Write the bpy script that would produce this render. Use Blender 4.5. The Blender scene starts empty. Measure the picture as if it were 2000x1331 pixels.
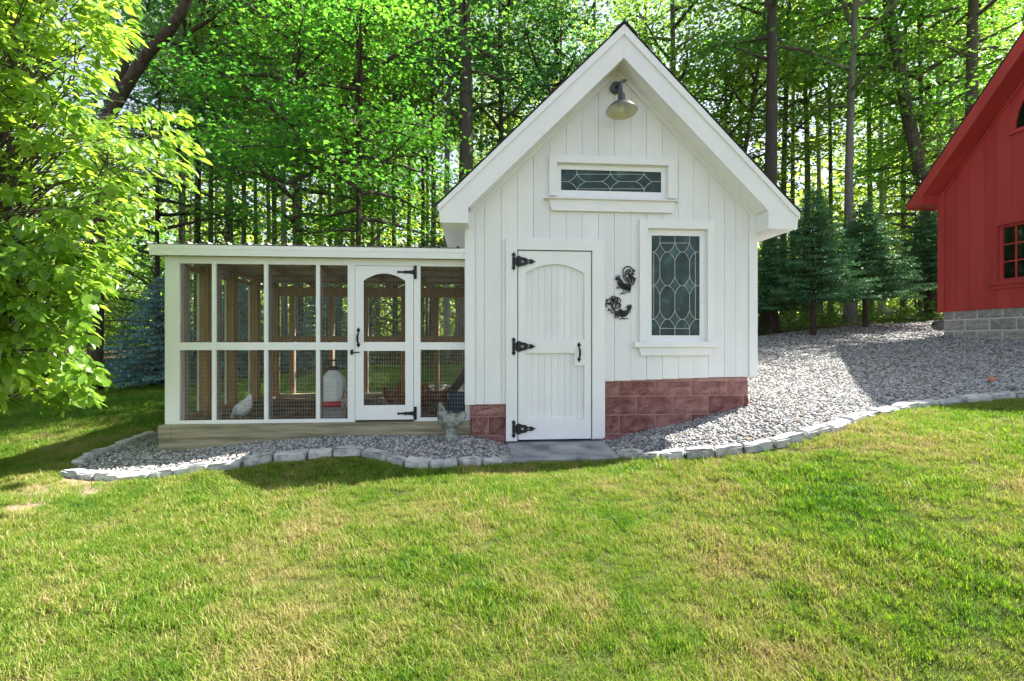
import bpy, math, random
import numpy as np
from mathutils import Vector, Matrix

sc = bpy.context.scene
COL = sc.collection
R = math.radians
rng = np.random.default_rng(7)
random.seed(7)

# ---------------------------------------------------------------- camera, sky, sun, exposure
F = 933.3                      # focal length in photo pixels (photo 2000 x 1331)
CX, CY, CZ = 1000.0, 665.5, 1.06
cam = bpy.data.cameras.new("camera")
cam.sensor_width = 36.0
cam.sensor_fit = 'HORIZONTAL'
cam.lens = F / 2000 * 36.0
cam.clip_start = 0.05
cam.clip_end = 1500
camo = bpy.data.objects.new("camera", cam)
camo.location = (0, 0, CZ)
camo.rotation_euler = (R(90), 0, 0)
COL.objects.link(camo)
sc.camera = camo

SUN = Vector((3.0, 1.2, 4.35)).normalized()
world = bpy.data.worlds.new("World")
sc.world = world
world.use_nodes = True
nt = world.node_tree
bg = nt.nodes["Background"]
sky = nt.nodes.new("ShaderNodeTexSky")
sky.sky_type = 'NISHITA'
sky.sun_disc = False
sky.sun_elevation = math.asin(SUN.z)
sky.sun_rotation = math.atan2(SUN.x, SUN.y)
sky.dust_density = 1.0
sky.air_density = 1.0
sky.ozone_density = 1.0
hs = nt.nodes.new("ShaderNodeHueSaturation")
hs.inputs["Saturation"].default_value = 0.55
nt.links.new(sky.outputs[0], hs.inputs["Color"])
nt.links.new(hs.outputs[0], bg.inputs[0])
bg.inputs[1].default_value = 0.085

sl = bpy.data.lights.new("sun", 'SUN')
sl.energy = 5.0
sl.angle = R(0.53)
sl.color = (1.0, 0.95, 0.86)
so = bpy.data.objects.new("sun", sl)
so.rotation_euler = SUN.to_track_quat('Z', 'Y').to_euler()
so.location = (8, 4, 14)
COL.objects.link(so)

sc.view_settings.view_transform = 'Standard'
sc.view_settings.look = 'None'
sc.view_settings.gamma = 1.0
sc.view_settings.use_curve_mapping = False
sc.view_settings.exposure = 1.9
sc.render.engine = 'CYCLES'
sc.cycles.use_denoising = True
sc.cycles.use_adaptive_sampling = True
sc.cycles.adaptive_threshold = 0.02
sc.cycles.caustics_reflective = False
sc.cycles.caustics_refractive = False
sc.cycles.use_light_tree = False
sc.cycles.max_bounces = 5
sc.cycles.diffuse_bounces = 3
sc.cycles.transmission_bounces = 3
sc.cycles.glossy_bounces = 3

# ---------------------------------------------------------------- frames
TH = R(4.5)
c_, s_ = math.cos(TH), math.sin(TH)
OX, OY = 1.104, 5.15           # shed frame origin on its front wall

def S(px, py, w=0.0):
    """photo pixel -> (u, z) on the plane at depth w behind the shed's front wall"""
    a = (px - CX) / F
    ow = -s_ * OX + c_ * OY
    y = (w + ow) / (c_ - s_ * a)
    x = a * y
    u = (x - OX) * c_ + (y - OY) * s_
    return u, CZ + (CY - py) / F * y

def SU(px, w=0.0): return S(px, CY, w)[0]
def SZ(px, py, w=0.0): return S(px, py, w)[1]
def SW(u, w, z=0.0):
    """shed frame -> world"""
    return Vector((OX + u * c_ - w * s_, OY + u * s_ + w * c_, z))
def at(px, py, y): return Vector(((px - CX) / F * y, y, CZ + (CY - py) / F * y))

# ---------------------------------------------------------------- terrain
_tx = np.linspace(-120, 120, 4801)
_b = np.interp(_tx, [-120, -60, -14, -8, -3.2, -0.2, 1.0, 1.7, 2.6, 4.6, 8, 12, 30, 120],
               [-1.5, -1.0, -.55, -.3, -.05, 0.0, 0.0, .12, .33, .54, .82, 1.1, 1.8, 2.6])
_k = np.hanning(17); _k /= _k.sum()
_b = np.convolve(np.pad(_b, 8, mode='edge'), _k, mode='valid')
_ty = np.linspace(-80, 320, 8001)
_g = np.interp(_ty, [-80, -10, 0, 1, 2, 3, 4, 4.6, 5.5, 8, 12, 20, 60, 320],
               [-2.5, -1.4, -.62, -.52, -.38, -.2, -.06, -.015, 0, .2, .55, .85, 2.2, 8])
_k2 = np.hanning(21); _k2 /= _k2.sum()
_g = np.convolve(np.pad(_g, 10, mode='edge'), _k2, mode='valid')

def H(x, y):
    x = np.asarray(x, float); y = np.asarray(y, float)
    return (np.interp(x, _tx, _b) + np.interp(y, _ty, _g)
            + np.interp(x, [-3.2, -2.6, -1.9, -.5, -.1], [.0, .06, .09, .06, 0.]) * np.clip((y - 3.95) / .45, 0, 1) * np.clip((7.5 - y) / .5, 0, 1)
            - .05 * np.exp(-((x - .52) / .8) ** 6 - ((y - 4.8) / .85) ** 6)
            + .012 * np.sin(x * 2.1 + y * 1.3) * np.sin(y * 1.7 - x * .6))

def hz(x, y): return float(H(x, y))

def ground_hit(px, py):
    a = (px - CX) / F; b = (CY - py) / F
    ys = np.arange(1.0, 60, .01)
    d = (CZ + b * ys) - H(a * ys, ys)
    i = int(np.argmax(d < 0))
    y = ys[i] if d[i] < 0 else 60
    return (a * y, y)

def inpoly(P, poly):
    P = np.asarray(P); x, y = P[:, 0], P[:, 1]
    r = np.zeros(len(P), bool); n = len(poly); j = n - 1
    for i in range(n):
        xi, yi = poly[i]; xj, yj = poly[j]
        cnd = (yi > y) != (yj > y)
        r ^= cnd & (x < (xj - xi) * (y - yi) / ((yj - yi) + 1e-12) + xi)
        j = i
    return r

# ---------------------------------------------------------------- mesh helpers
class MB:
    def __init__(s): s.v = []; s.f = []
    def add(s, vs, fs):
        n = len(s.v); s.v += [tuple(p) for p in vs]; s.f += [tuple(i + n for i in f) for f in fs]; return s
    def box(s, x0, x1, y0, y1, z0, z1):
        return s.add([(x0, y0, z0), (x1, y0, z0), (x1, y1, z0), (x0, y1, z0), (x0, y0, z1), (x1, y0, z1), (x1, y1, z1), (x0, y1, z1)],
                     [(0, 3, 2, 1), (4, 5, 6, 7), (0, 1, 5, 4), (1, 2, 6, 5), (2, 3, 7, 6), (3, 0, 4, 7)])
    def prism(s, poly, y0, y1):
        """poly of (x, z) swept along y"""
        n = len(poly)
        vs = [(p[0], y0, p[1]) for p in poly] + [(p[0], y1, p[1]) for p in poly]
        return s.add(vs, [tuple(range(n)), tuple(range(2 * n - 1, n - 1, -1))] +
                     [(i, i + n, (i + 1) % n + n, (i + 1) % n) for i in range(n)])
    def prismx(s, poly, x0, x1):
        """poly of (y, z) swept along x"""
        n = len(poly)
        vs = [(x0, p[0], p[1]) for p in poly] + [(x1, p[0], p[1]) for p in poly]
        return s.add(vs, [tuple(range(n)), tuple(range(2 * n - 1, n - 1, -1))] +
                     [(i, i + n, (i + 1) % n + n, (i + 1) % n) for i in range(n)])
    def prismz(s, poly, z0, z1):
        n = len(poly)
        vs = [(p[0], p[1], z0) for p in poly] + [(p[0], p[1], z1) for p in poly]
        return s.add(vs, [tuple(range(n - 1, -1, -1)), tuple(range(n, 2 * n))] +
                     [(i, (i + 1) % n, (i + 1) % n + n, i + n) for i in range(n)])
    def tube(s, pts, rad, n=6, cap=True):
        pts = [Vector(p) for p in pts]
        if not hasattr(rad, '__len__'): rad = [rad] * len(pts)
        vs = []; up = None
        for i, p in enumerate(pts):
            t = (pts[min(i + 1, len(pts) - 1)] - pts[max(i - 1, 0)]).normalized()
            if up is None:
                up = Vector((0, 0, 1)) if abs(t.z) < .9 else Vector((1, 0, 0))
            a = t.cross(up).normalized(); b = a.cross(t).normalized(); up = b
            for k in range(n):
                q = 2 * math.pi * k / n
                vs.append(p + (a * math.cos(q) + b * math.sin(q)) * rad[i])
        fs = []
        for i in range(len(pts) - 1):
            for k in range(n):
                k2 = (k + 1) % n
                fs.append((i * n + k, i * n + k2, (i + 1) * n + k2, (i + 1) * n + k))
        if cap:
            fs.append(tuple(range(n - 1, -1, -1)))
            fs.append(tuple(range((len(pts) - 1) * n, len(pts) * n)))
        return s.add(vs, fs)
    def lathe(s, prof, n=24, c=(0, 0, 0)):
        vs = []; m = len(prof)
        for r, z in prof:
            for k in range(n):
                q = 2 * math.pi * k / n
                vs.append((c[0] + r * math.cos(q), c[1] + r * math.sin(q), c[2] + z))
        fs = [(i * n + k, i * n + (k + 1) % n, (i + 1) * n + (k + 1) % n, (i + 1) * n + k) for i in range(m - 1) for k in range(n)]
        return s.add(vs, fs)
    def mesh(s, name):
        m = bpy.data.meshes.new(name); m.from_pydata(s.v, [], s.f); m.update(); return m
    def build(s, name, mat, parent=None, smooth=False, **kw):
        m = s.mesh(name); 
        if smooth: m.polygons.foreach_set('use_smooth', [True] * len(m.polygons))
        return link(name, m, mat, parent, **kw)

def link(name, m, mat=None, parent=None, label=None, cat=None, group=None, kind=None, loc=None, rot=None):
    o = bpy.data.objects.new(name, m); COL.objects.link(o)
    if mat is not None and m is not None and not m.materials: m.materials.append(mat)
    if parent is not None: o.parent = parent
    if label: o['label'] = label
    if cat: o['category'] = cat
    if group: o['group'] = group
    if kind: o['kind'] = kind
    if loc is not None: o.location = loc
    if rot is not None: o.rotation_euler = rot
    return o

def thing(name, label, cat, loc=(0, 0, 0), rz=0.0, group=None):
    return link(name, None, label=label, cat=cat, group=group, loc=loc, rot=(0, 0, rz))

def box(name, mat, parent, *b): return MB().box(*b).build(name, mat, parent)

def np_mesh(name, V, Fc):
    V = np.ascontiguousarray(V, np.float32); Fc = np.ascontiguousarray(Fc, np.int32)
    m = bpy.data.meshes.new(name)
    k = Fc.shape[1]
    m.vertices.add(len(V)); m.vertices.foreach_set('co', V.ravel())
    m.loops.add(Fc.size); m.loops.foreach_set('vertex_index', Fc.ravel())
    m.polygons.add(len(Fc))
    m.polygons.foreach_set('loop_start', np.arange(0, Fc.size, k, dtype=np.int32))
    m.update(calc_edges=True)
    return m

def wires(segs, r):
    """three-sided wires for (N,2,3) segments"""
    A = np.asarray(segs, float); P, Q = A[:, 0], A[:, 1]
    t = Q - P; t /= np.linalg.norm(t, axis=1, keepdims=True) + 1e-12
    up = np.where(np.abs(t[:, 1:2]) < .8, np.array([[0, 1., 0]]), np.array([[1., 0, 0]]))
    a = np.cross(t, up); a /= np.linalg.norm(a, axis=1, keepdims=True); b = np.cross(a, t)
    V = []
    for E in (P, Q):
        for k in range(3):
            q = 2 * math.pi * k / 3 + .5
            V.append(E + (a * math.cos(q) + b * math.sin(q)) * r)
    V = np.stack(V, 1).reshape(-1, 3)
    n = np.arange(len(A))[:, None, None] * 6
    Fc = np.array([[0, 1, 4, 3], [1, 2, 5, 4], [2, 0, 3, 5]])[None] + n
    return V, Fc.reshape(-1, 4)

# ---------------------------------------------------------------- materials
def nodes(name):
    m = bpy.data.materials.new(name); m.use_nodes = True
    t = m.node_tree; return m, t, t.nodes["Principled BSDF"]

def N(t, typ, **kw):
    n = t.nodes.new(typ)
    for k, v in kw.items():
        if k in n.inputs: n.inputs[k].default_value = v
        else: setattr(n, k, v)
    return n

def ramp(t, fac, stops):
    r = t.nodes.new('ShaderNodeValToRGB'); e = r.color_ramp.elements
    while len(e) < len(stops): e.new(.5)
    for i, (p, c) in enumerate(stops):
        e[i].position = p; e[i].color = (c[0], c[1], c[2], 1)
    t.links.new(fac, r.inputs[0]); return r

def surf(name, c1, c2=None, rough=.6, scale=6.0, stretch=None, bump=0.0, bscale=None, detail=5, spec=.4, island=False, metal=0.0, lo=.35, hi=.65, c3=None, world=False):
    m, t, b = nodes(name)
    b.inputs['Roughness'].default_value = rough
    b.inputs['Specular IOR Level'].default_value = spec
    b.inputs['Metallic'].default_value = metal
    tc = N(t, 'ShaderNodeTexCoord'); src = tc.outputs['Object']
    if world: src = N(t, 'ShaderNodeNewGeometry').outputs['Position']
    if stretch:
        mp = N(t, 'ShaderNodeMapping'); mp.inputs['Scale'].default_value = stretch
        t.links.new(src, mp.inputs[0]); src = mp.outputs[0]
    nz = N(t, 'ShaderNodeTexNoise', Scale=scale, Detail=detail)
    t.links.new(src, nz.inputs['Vector'])
    fac = nz.outputs['Fac']
    if island:
        oi = N(t, 'ShaderNodeObjectInfo'); mx = N(t, 'ShaderNodeMath', operation='MULTIPLY_ADD')
        t.links.new(oi.outputs['Random'], mx.inputs[0]); mx.inputs[1].default_value = .25
        ad = N(t, 'ShaderNodeMath', operation='SUBTRACT'); t.links.new(fac, ad.inputs[0]); ad.inputs[1].default_value = .125
        t.links.new(ad.outputs[0], mx.inputs[2]); fac = mx.outputs[0]
    st = [(lo, c1), (hi, c2 or c1)]
    if c3: st = [(lo, c1), ((lo + hi) / 2, c2), (hi, c3)]
    r = ramp(t, fac, st)
    t.links.new(r.outputs[0], b.inputs['Base Color'])
    if bump:
        nb = N(t, 'ShaderNodeTexNoise', Scale=bscale or scale * 4, Detail=6)
        t.links.new(src, nb.inputs['Vector'])
        bp = N(t, 'ShaderNodeBump', Strength=bump, Distance=.02)
        t.links.new(nb.outputs['Fac'], bp.inputs['Height'])
        t.links.new(bp.outputs[0], b.inputs['Normal'])
    return m

def leafmat(name, d1, d2, t1, t2, tr=.5, scale=.6, gloss=.35, rough=.45):
    """leaf: diffuse + translucent, colours vary per leaf and from clump to clump"""
    m, t, b = nodes(name)
    b.inputs['Roughness'].default_value = rough
    b.inputs['Specular IOR Level'].default_value = gloss
    g = N(t, 'ShaderNodeNewGeometry')
    oi = N(t, 'ShaderNodeObjectInfo')
    nz = N(t, 'ShaderNodeTexNoise', Scale=scale, Detail=2.0)
    t.links.new(g.outputs['Position'], nz.inputs['Vector'])
    a = N(t, 'ShaderNodeMath', operation='MULTIPLY_ADD'); t.links.new(g.outputs['Random Per Island'], a.inputs[0])
    a.inputs[1].default_value = .45; t.links.new(nz.outputs['Fac'], a.inputs[2])
    a2 = N(t, 'ShaderNodeMath', operation='MULTIPLY_ADD'); t.links.new(oi.outputs['Random'], a2.inputs[0])
    a2.inputs[1].default_value = .3; t.links.new(a.outputs[0], a2.inputs[2])
    r1 = ramp(t, a2.outputs[0], [(.45, d1), (1.15 / 1.2, d2)])
    r2 = ramp(t, a2.outputs[0], [(.45, t1), (1.15 / 1.2, t2)])
    t.links.new(r1.outputs[0], b.inputs['Base Color'])
    tl = N(t, 'ShaderNodeBsdfTranslucent'); t.links.new(r2.outputs[0], tl.inputs[0])
    mx = N(t, 'ShaderNodeMixShader'); mx.inputs[0].default_value = tr
    t.links.new(b.outputs[0], mx.inputs[1]); t.links.new(tl.outputs[0], mx.inputs[2])
    t.links.new(mx.outputs[0], t.nodes['Material Output'].inputs[0])
    return m

M = {}
M['white'] = surf('white_paint', (.74, .745, .75), (.80, .80, .79), .55, 3, (1, 1, .3), .10, 60, island=True)
M['white2'] = surf('white_trim_paint', (.78, .785, .79), (.82, .82, .81), .5, 4, (1, 1, .4), .05, 60)
M['vinyl'] = surf('white_vinyl', (.80, .81, .82), (.84, .85, .85), .35, 4)
M['black'] = surf('black_iron', (.012, .012, .014), (.03, .03, .033), .45, 40, bump=.2, bscale=200, metal=.3)
M['lampblack'] = surf('lamp_enamel', (.035, .04, .045), (.05, .055, .06), .3, 10, spec=.6)
M['lampwhite'] = surf('lamp_inside_enamel', (.58, .575, .53), (.66, .65, .6), .3, 10)
M['red_block'] = surf('red_block', (.17, .07, .062), (.27, .125, .11), .9, 9, bump=1.0, bscale=45, island=True, lo=.3, hi=.7, c3=(.37, .20, .18))
M['mortar_red'] = surf('red_mortar', (.36, .19, .175), (.46, .28, .26), .95, 14, bump=.3)
M['grey_block'] = surf('grey_block', (.28, .265, .25), (.40, .38, .36), .95, 8, bump=.6, bscale=70, island=True)
M['mortar_grey'] = surf('grey_mortar', (.58, .57, .55), (.68, .67, .65), .95, 14, bump=.3)
M['barn_red'] = surf('barn_red_paint', (.40, .042, .037), (.48, .055, .048), .7, 3, (1, 1, .15), .12, 60, island=True)
M['shingle'] = surf('roof_shingle', (.025, .025, .027), (.06, .058, .056), .9, 30, bump=.6, bscale=150, island=True)
M['wood'] = surf('treated_lumber', (.28, .165, .07), (.46, .29, .14), .75, 5, (6, 6, .7), .15, 30, island=True, lo=.3, hi=.7)
M['woodgrey'] = surf('weathered_lumber', (.17, .14, .12), (.27, .23, .20), .8, 5, (6, 6, .7), .2, 30, island=True)
M['timber'] = surf('sill_timber', (.17, .165, .10), (.30, .265, .175), .85, 2.2, (.8, 4, 11.0), .25, 30, lo=.36, hi=.64, c3=(.38, .33, .225), detail=8)
M['metal'] = surf('galvanised_roofing', (.55, .56, .56), (.64, .65, .65), .42, 5, metal=.1)
M['wire'] = surf('galvanised_wire', (.44, .41, .35), (.58, .55, .48), .5, 8, metal=.2)
M['concrete'] = surf('concrete', (.13, .14, .15), (.27, .28, .29), .9, 3.5, bump=.45, bscale=60, detail=12, c3=(.36, .37, .38))
M['granite'] = surf('granite', (.26, .265, .27), (.42, .42, .42), .9, 12, bump=.6, bscale=40, island=True, c3=(.52, .51, .50), world=True)
M['rock'] = surf('field_rock', (.10, .10, .095), (.30, .29, .27), .95, 5, bump=.7, bscale=25)
M['bedding'] = surf('run_bedding', (.045, .028, .018), (.14, .09, .06), .95, 9, bump=.9, bscale=60, c3=(.24, .16, .11))
M['lead'] = surf('lead_came', (.62, .64, .62), (.75, .76, .73), .35, 20, metal=.2)
M['spruceblue'] = leafmat('blue_spruce_needles', (.13, .26, .25), (.28, .46, .46), (.08, .18, .15), (.15, .28, .25), .3, 2.0, .3)
M['sprucegreen'] = leafmat('green_spruce_needles', (.05, .14, .065), (.13, .29, .13), (.07, .19, .07), (.14, .32, .12), .32, 2.0, .3)
M['bark'] = surf('grey_brown_bark', (.055, .045, .036), (.16, .135, .11), .95, 5, (4, 4, .5), .9, 14, island=True, lo=.3, hi=.7)
M['barklight'] = surf('pale_grey_bark', (.13, .12, .10), (.30, .28, .25), .95, 4, (3, 3, .8), .6, 14, lo=.3, hi=.7)
M['barkdark'] = surf('dark_bark', (.03, .022, .017), (.10, .075, .055), .95, 6, (4, 4, .6), 1.0, 12, lo=.3, hi=.7)
M['leafA'] = leafmat('wood_leaves', (.05, .12, .03), (.11, .20, .035), (.14, .36, .04), (.32, .54, .06), .52)
M['leafB'] = leafmat('maple_leaves', (.035, .13, .03), (.09, .21, .03), (.09, .40, .04), (.26, .60, .05), .55)
M['leafC'] = leafmat('bluish_leaves', (.03, .10, .05), (.07, .17, .065), (.07, .28, .08), (.20, .45, .09), .5)
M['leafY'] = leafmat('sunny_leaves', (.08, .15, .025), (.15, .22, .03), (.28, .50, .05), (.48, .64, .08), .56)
M['leafN'] = leafmat('big_tree_leaves', (.06, .16, .025), (.15, .27, .03), (.18, .48, .03), (.46, .68, .06), .52, 1.2, .5, .35)
M['cover'] = leafmat('ground_cover_leaves', (.03, .10, .02), (.10, .18, .03), (.08, .24, .02), (.25, .42, .04), .35, 2.5)

def glassmat(name, col, rough=.08, bump=.05, bs=30, spec=.6):
    m, t, b = nodes(name)
    b.inputs['Roughness'].default_value = rough
    b.inputs['Specular IOR Level'].default_value = spec
    tc = N(t, 'ShaderNodeTexCoord'); nz = N(t, 'ShaderNodeTexNoise', Scale=bs, Detail=3.0)
    t.links.new(tc.outputs['Object'], nz.inputs['Vector'])
    bp = N(t, 'ShaderNodeBump', Strength=bump, Distance=.01); t.links.new(nz.outputs['Fac'], bp.inputs['Height'])
    n2 = N(t, 'ShaderNodeTexNoise', Scale=7.0, Detail=5.0); t.links.new(tc.outputs['Object'], n2.inputs['Vector'])
    r = ramp(t, n2.outputs['Fac'], [(.35, tuple(c * .6 for c in col)), (.55, col), (.72, tuple(c * 2.1 for c in col))]); t.links.new(r.outputs[0], b.inputs['Base Color'])
    t.links.new(bp.outputs[0], b.inputs['Normal'])
    return m
M['stained'] = glassmat('stained_glass', (.034, .066, .066), .16, .35, 24, .22)
M['bevel'] = glassmat('bevelled_glass', (.022, .065, .06), .06, .1, 60, .4)
M['pane'] = glassmat('dark_window_glass', (.006, .008, .007), .04, .06, 5, .5)
# ================================================================ GROUND
FRONT_L = [(128, 930), (215, 939), (300, 933), (390, 921), (470, 913), (540, 901), (600, 895), (650, 889), (705, 887), (740, 893),
           (780, 908), (840, 914), (900, 910), (998, 905)]
FRONT_R = [(1212, 893), (1250, 896), (1300, 897), (1370, 893), (1420, 888), (1480, 882), (1530, 871), (1580, 856), (1620, 846),
           (1650, 834), (1680, 822), (1720, 810), (1780, 800), (1850, 792), (1920, 784), (2000, 777), (2080, 771)]
SIDE_L = [(128, 930), (150, 912), (200, 888), (250, 870), (312, 850)]
gl = [ground_hit(*p) for p in FRONT_L]
gr = [ground_hit(*p) for p in FRONT_R]
gs = [ground_hit(*p) for p in SIDE_L]
RUN_W0, RUN_W1 = .08, 2.62                     # run front and back planes behind the shed front
UL = SU(322, RUN_W0)                           # run's left end
rbl = SW(UL, RUN_W1); rbr = SW(SU(908, RUN_W0), RUN_W1)
gravel_poly = gl + gr + [(13, 5.2), (13, 9.9), (11.5, 11.9), (8.4, 12.0), (6.3, 11.6), (4.2, 10.6), (3.2, 9.3), (2.0, 8.75), (rbr.x, rbr.y + .75),
              (rbr.x - .9, rbr.y + .62), (rbr.x - 1.35, rbr.y + .05), (rbl.x, rbl.y)] + gs[::-1][:-1]
lawn_poly = ([(-16, -8)] + [(-16, 7.5), (-11.5, 9.6), (-8.6, 10.2), (-6, 10.6), (-3, 11.2), (0, 11.4), (2.2, 11.0), (3.0, 9.6), (2.0, 8.75),
             (rbr.x, rbr.y + .75), (rbr.x - .9, rbr.y + .62), (rbr.x - 1.35, rbr.y + .05), (rbl.x, rbl.y)] + gs[::-1][:-1] + gl + gr +
             [(16, 5.6), (16, -8)])
slab = [ground_hit(998, 906), ground_hit(1212, 900)]

xs = np.concatenate([-np.geomspace(150, 14.2, 26), np.arange(-14, 14.01, .1), np.geomspace(14.2, 150, 26)])
ys = np.concatenate([-np.geomspace(70, 1.2, 16), np.arange(-1, 14.01, .1), np.geomspace(14.3, 300, 44)])
XX, YY = np.meshgrid(xs, ys)
ZZ = H(XX, YY)
nx = len(xs)
ii, jj = np.meshgrid(np.arange(nx - 1), np.arange(len(ys) - 1))
quad = np.stack([jj * nx + ii, jj * nx + ii + 1, (jj + 1) * nx + ii + 1, (jj + 1) * nx + ii], -1).reshape(-1, 4)
VV = np.stack([XX, YY, ZZ], -1).reshape(-1, 3)
cen = VV[quad].mean(1)
in_lawn = inpoly(cen, lawn_poly); in_grav = inpoly(cen, gravel_poly) & ~in_lawn

def sheet(name, mask, dz, mat, label):
    q = quad[mask]; u, inv = np.unique(q, return_inverse=True)
    V = VV[u].copy(); V[:, 2] += dz
    m = np_mesh(name, V, inv.reshape(-1, 4))
    m.polygons.foreach_set('use_smooth', [True] * len(m.polygons))
    return link(name, m, mat, label=label, kind='structure')

def floor_mat():
    m, t, b = nodes('forest_floor'); b.inputs['Roughness'].default_value = .95; b.inputs['Specular IOR Level'].default_value = .1
    g = N(t, 'ShaderNodeNewGeometry')
    n1 = N(t, 'ShaderNodeTexNoise', Scale=.5, Detail=6.0); n2 = N(t, 'ShaderNodeTexNoise', Scale=14.0, Detail=8.0)
    t.links.new(g.outputs['Position'], n1.inputs['Vector']); t.links.new(g.outputs['Position'], n2.inputs['Vector'])
    r1 = ramp(t, n2.outputs['Fac'], [(.3, (.05, .028, .018)), (.55, (.13, .075, .045)), (.75, (.24, .16, .10))])
    r2 = ramp(t, n1.outputs['Fac'], [(.5, (0, 0, 0)), (.66, (1, 1, 1))])
    mx = N(t, 'ShaderNodeMix', data_type='RGBA'); t.links.new(r2.outputs[0], mx.inputs['Factor'])
    t.links.new(r1.outputs[0], mx.inputs[6]); mx.inputs[7].default_value = (.05, .09, .02, 1)
    t.links.new(mx.outputs[2], b.inputs['Base Color'])
    bp = N(t, 'ShaderNodeBump', Strength=.9, Distance=.05); t.links.new(n2.outputs['Fac'], bp.inputs['Height']); t.links.new(bp.outputs[0], b.inputs['Normal'])
    return m

def patch_nodes(t):
    """green / dry mix over the lawn from its position: returns a 0..1 socket (1 = dry)"""
    g = N(t, 'ShaderNodeNewGeometry')
    mp = N(t, 'ShaderNodeMapping'); mp.inputs['Scale'].default_value = (1.0, 1.0, 0.0)
    t.links.new(g.outputs['Position'], mp.inputs[0])
    n1 = N(t, 'ShaderNodeTexNoise', Scale=1.15, Detail=5.0, Roughness=.6)
    t.links.new(mp.outputs[0], n1.inputs['Vector'])
    n2 = N(t, 'ShaderNodeTexNoise', Scale=6.0, Detail=4.0)
    t.links.new(mp.outputs[0], n2.inputs['Vector'])
    a = N(t, 'ShaderNodeMath', operation='MULTIPLY_ADD'); t.links.new(n2.outputs['Fac'], a.inputs[0]); a.inputs[1].default_value = .45
    t.links.new(n1.outputs['Fac'], a.inputs[2])
    # the lawn under the trees beyond the run stays lush
    sx = N(t, 'ShaderNodeSeparateXYZ'); t.links.new(g.outputs['Position'], sx.inputs[0])
    mr = N(t, 'ShaderNodeMapRange'); t.links.new(sx.outputs['Y'], mr.inputs['Value'])
    for k_, v_ in (('From Min', 4.8), ('From Max', 7.0), ('To Min', 0.0), ('To Max', .17)): mr.inputs[k_].default_value = v_
    sb_ = N(t, 'ShaderNodeMath', operation='SUBTRACT'); t.links.new(a.outputs[0], sb_.inputs[0]); t.links.new(mr.outputs[0], sb_.inputs[1])
    return sb_.outputs[0], g

def soil_mat():
    m, t, b = nodes('lawn_thatch'); b.inputs['Roughness'].default_value = .95; b.inputs['Specular IOR Level'].default_value = .1
    f, g = patch_nodes(t)
    r = ramp(t, f, [(.5, (.035, .055, .012)), (.75, (.075, .085, .022)), (.92, (.14, .115, .05))])
    n2 = N(t, 'ShaderNodeTexNoise', Scale=90.0, Detail=4.0); t.links.new(g.outputs['Position'], n2.inputs['Vector'])
    mu = N(t, 'ShaderNodeMix', data_type='RGBA', blend_type='MULTIPLY'); mu.inputs['Factor'].default_value = .8
    r2 = ramp(t, n2.outputs['Fac'], [(.3, (.45, .45, .45)), (.7, (1.3, 1.3, 1.2))])
    t.links.new(r.outputs[0], mu.inputs[6]); t.links.new(r2.outputs[0], mu.inputs[7])
    # worn bare patch by the left end of the edging
    gx = N(t, 'ShaderNodeVectorMath', operation='DISTANCE'); t.links.new(g.outputs['Position'], gx.inputs[0])
    p = ground_hit(55, 975); gx.inputs[1].default_value = (p[0], p[1], hz(*p))
    ad = N(t, 'ShaderNodeMath', operation='MULTIPLY_ADD'); nn = N(t, 'ShaderNodeTexNoise', Scale=3.0, Detail=4.0)
    t.links.new(g.outputs['Position'], nn.inputs['Vector']); t.links.new(nn.outputs['Fac'], ad.inputs[0]); ad.inputs[1].default_value = .7
    t.links.new(gx.outputs['Value'], ad.inputs[2])
    rp = ramp(t, ad.outputs[0], [(.75, (1, 1, 1)), (.95, (0, 0, 0))])
    m2 = N(t, 'ShaderNodeMix', data_type='RGBA'); t.links.new(rp.outputs[0], m2.inputs['Factor'])
    t.links.new(mu.outputs[2], m2.inputs[6]); r9 = ramp(t, n2.outputs['Fac'], [(.3, (.10, .07, .045)), (.5, (.24, .18, .12)), (.7, (.40, .32, .21))]); t.links.new(r9.outputs[0], m2.inputs[7])
    t.links.new(m2.outputs[2], b.inputs['Base Color'])
    return m

def grass_mat():
    m, t, b = nodes('grass_blades'); b.inputs['Roughness'].default_value = .5; b.inputs['Specular IOR Level'].default_value = .3
    f, g = patch_nodes(t)
    oi = N(t, 'ShaderNodeObjectInfo')
    a = N(t, 'ShaderNodeMath', operation='MULTIPLY_ADD'); t.links.new(g.outputs['Random Per Island'], a.inputs[0]); a.inputs[1].default_value = .34
    t.links.new(f, a.inputs[2])
    stops = [(.60, (.055, .145, .012)), (.72, (.12, .225, .018)), (.86, (.225, .285, .035)), (.96, (.40, .34, .145))]
    tstops = [(.60, (.11, .31, .012)), (.73, (.21, .42, .015)), (.87, (.35, .46, .03)), (.96, (.42, .35, .13))]
    sc_ = N(t, 'ShaderNodeMath', operation='MULTIPLY'); t.links.new(a.outputs[0], sc_.inputs[0]); sc_.inputs[1].default_value = .945
    r = ramp(t, sc_.outputs[0], stops); r2 = ramp(t, sc_.outputs[0], tstops)
    t.links.new(r.outputs[0], b.inputs['Base Color'])
    tl = N(t, 'ShaderNodeBsdfTranslucent'); t.links.new(r2.outputs[0], tl.inputs[0])
    mx = N(t, 'ShaderNodeMixShader'); mx.inputs[0].default_value = .42
    t.links.new(b.outputs[0], mx.inputs[1]); t.links.new(tl.outputs[0], mx.inputs[2]); t.links.new(mx.outputs[0], t.nodes['Material Output'].inputs[0])
    return m

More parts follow.
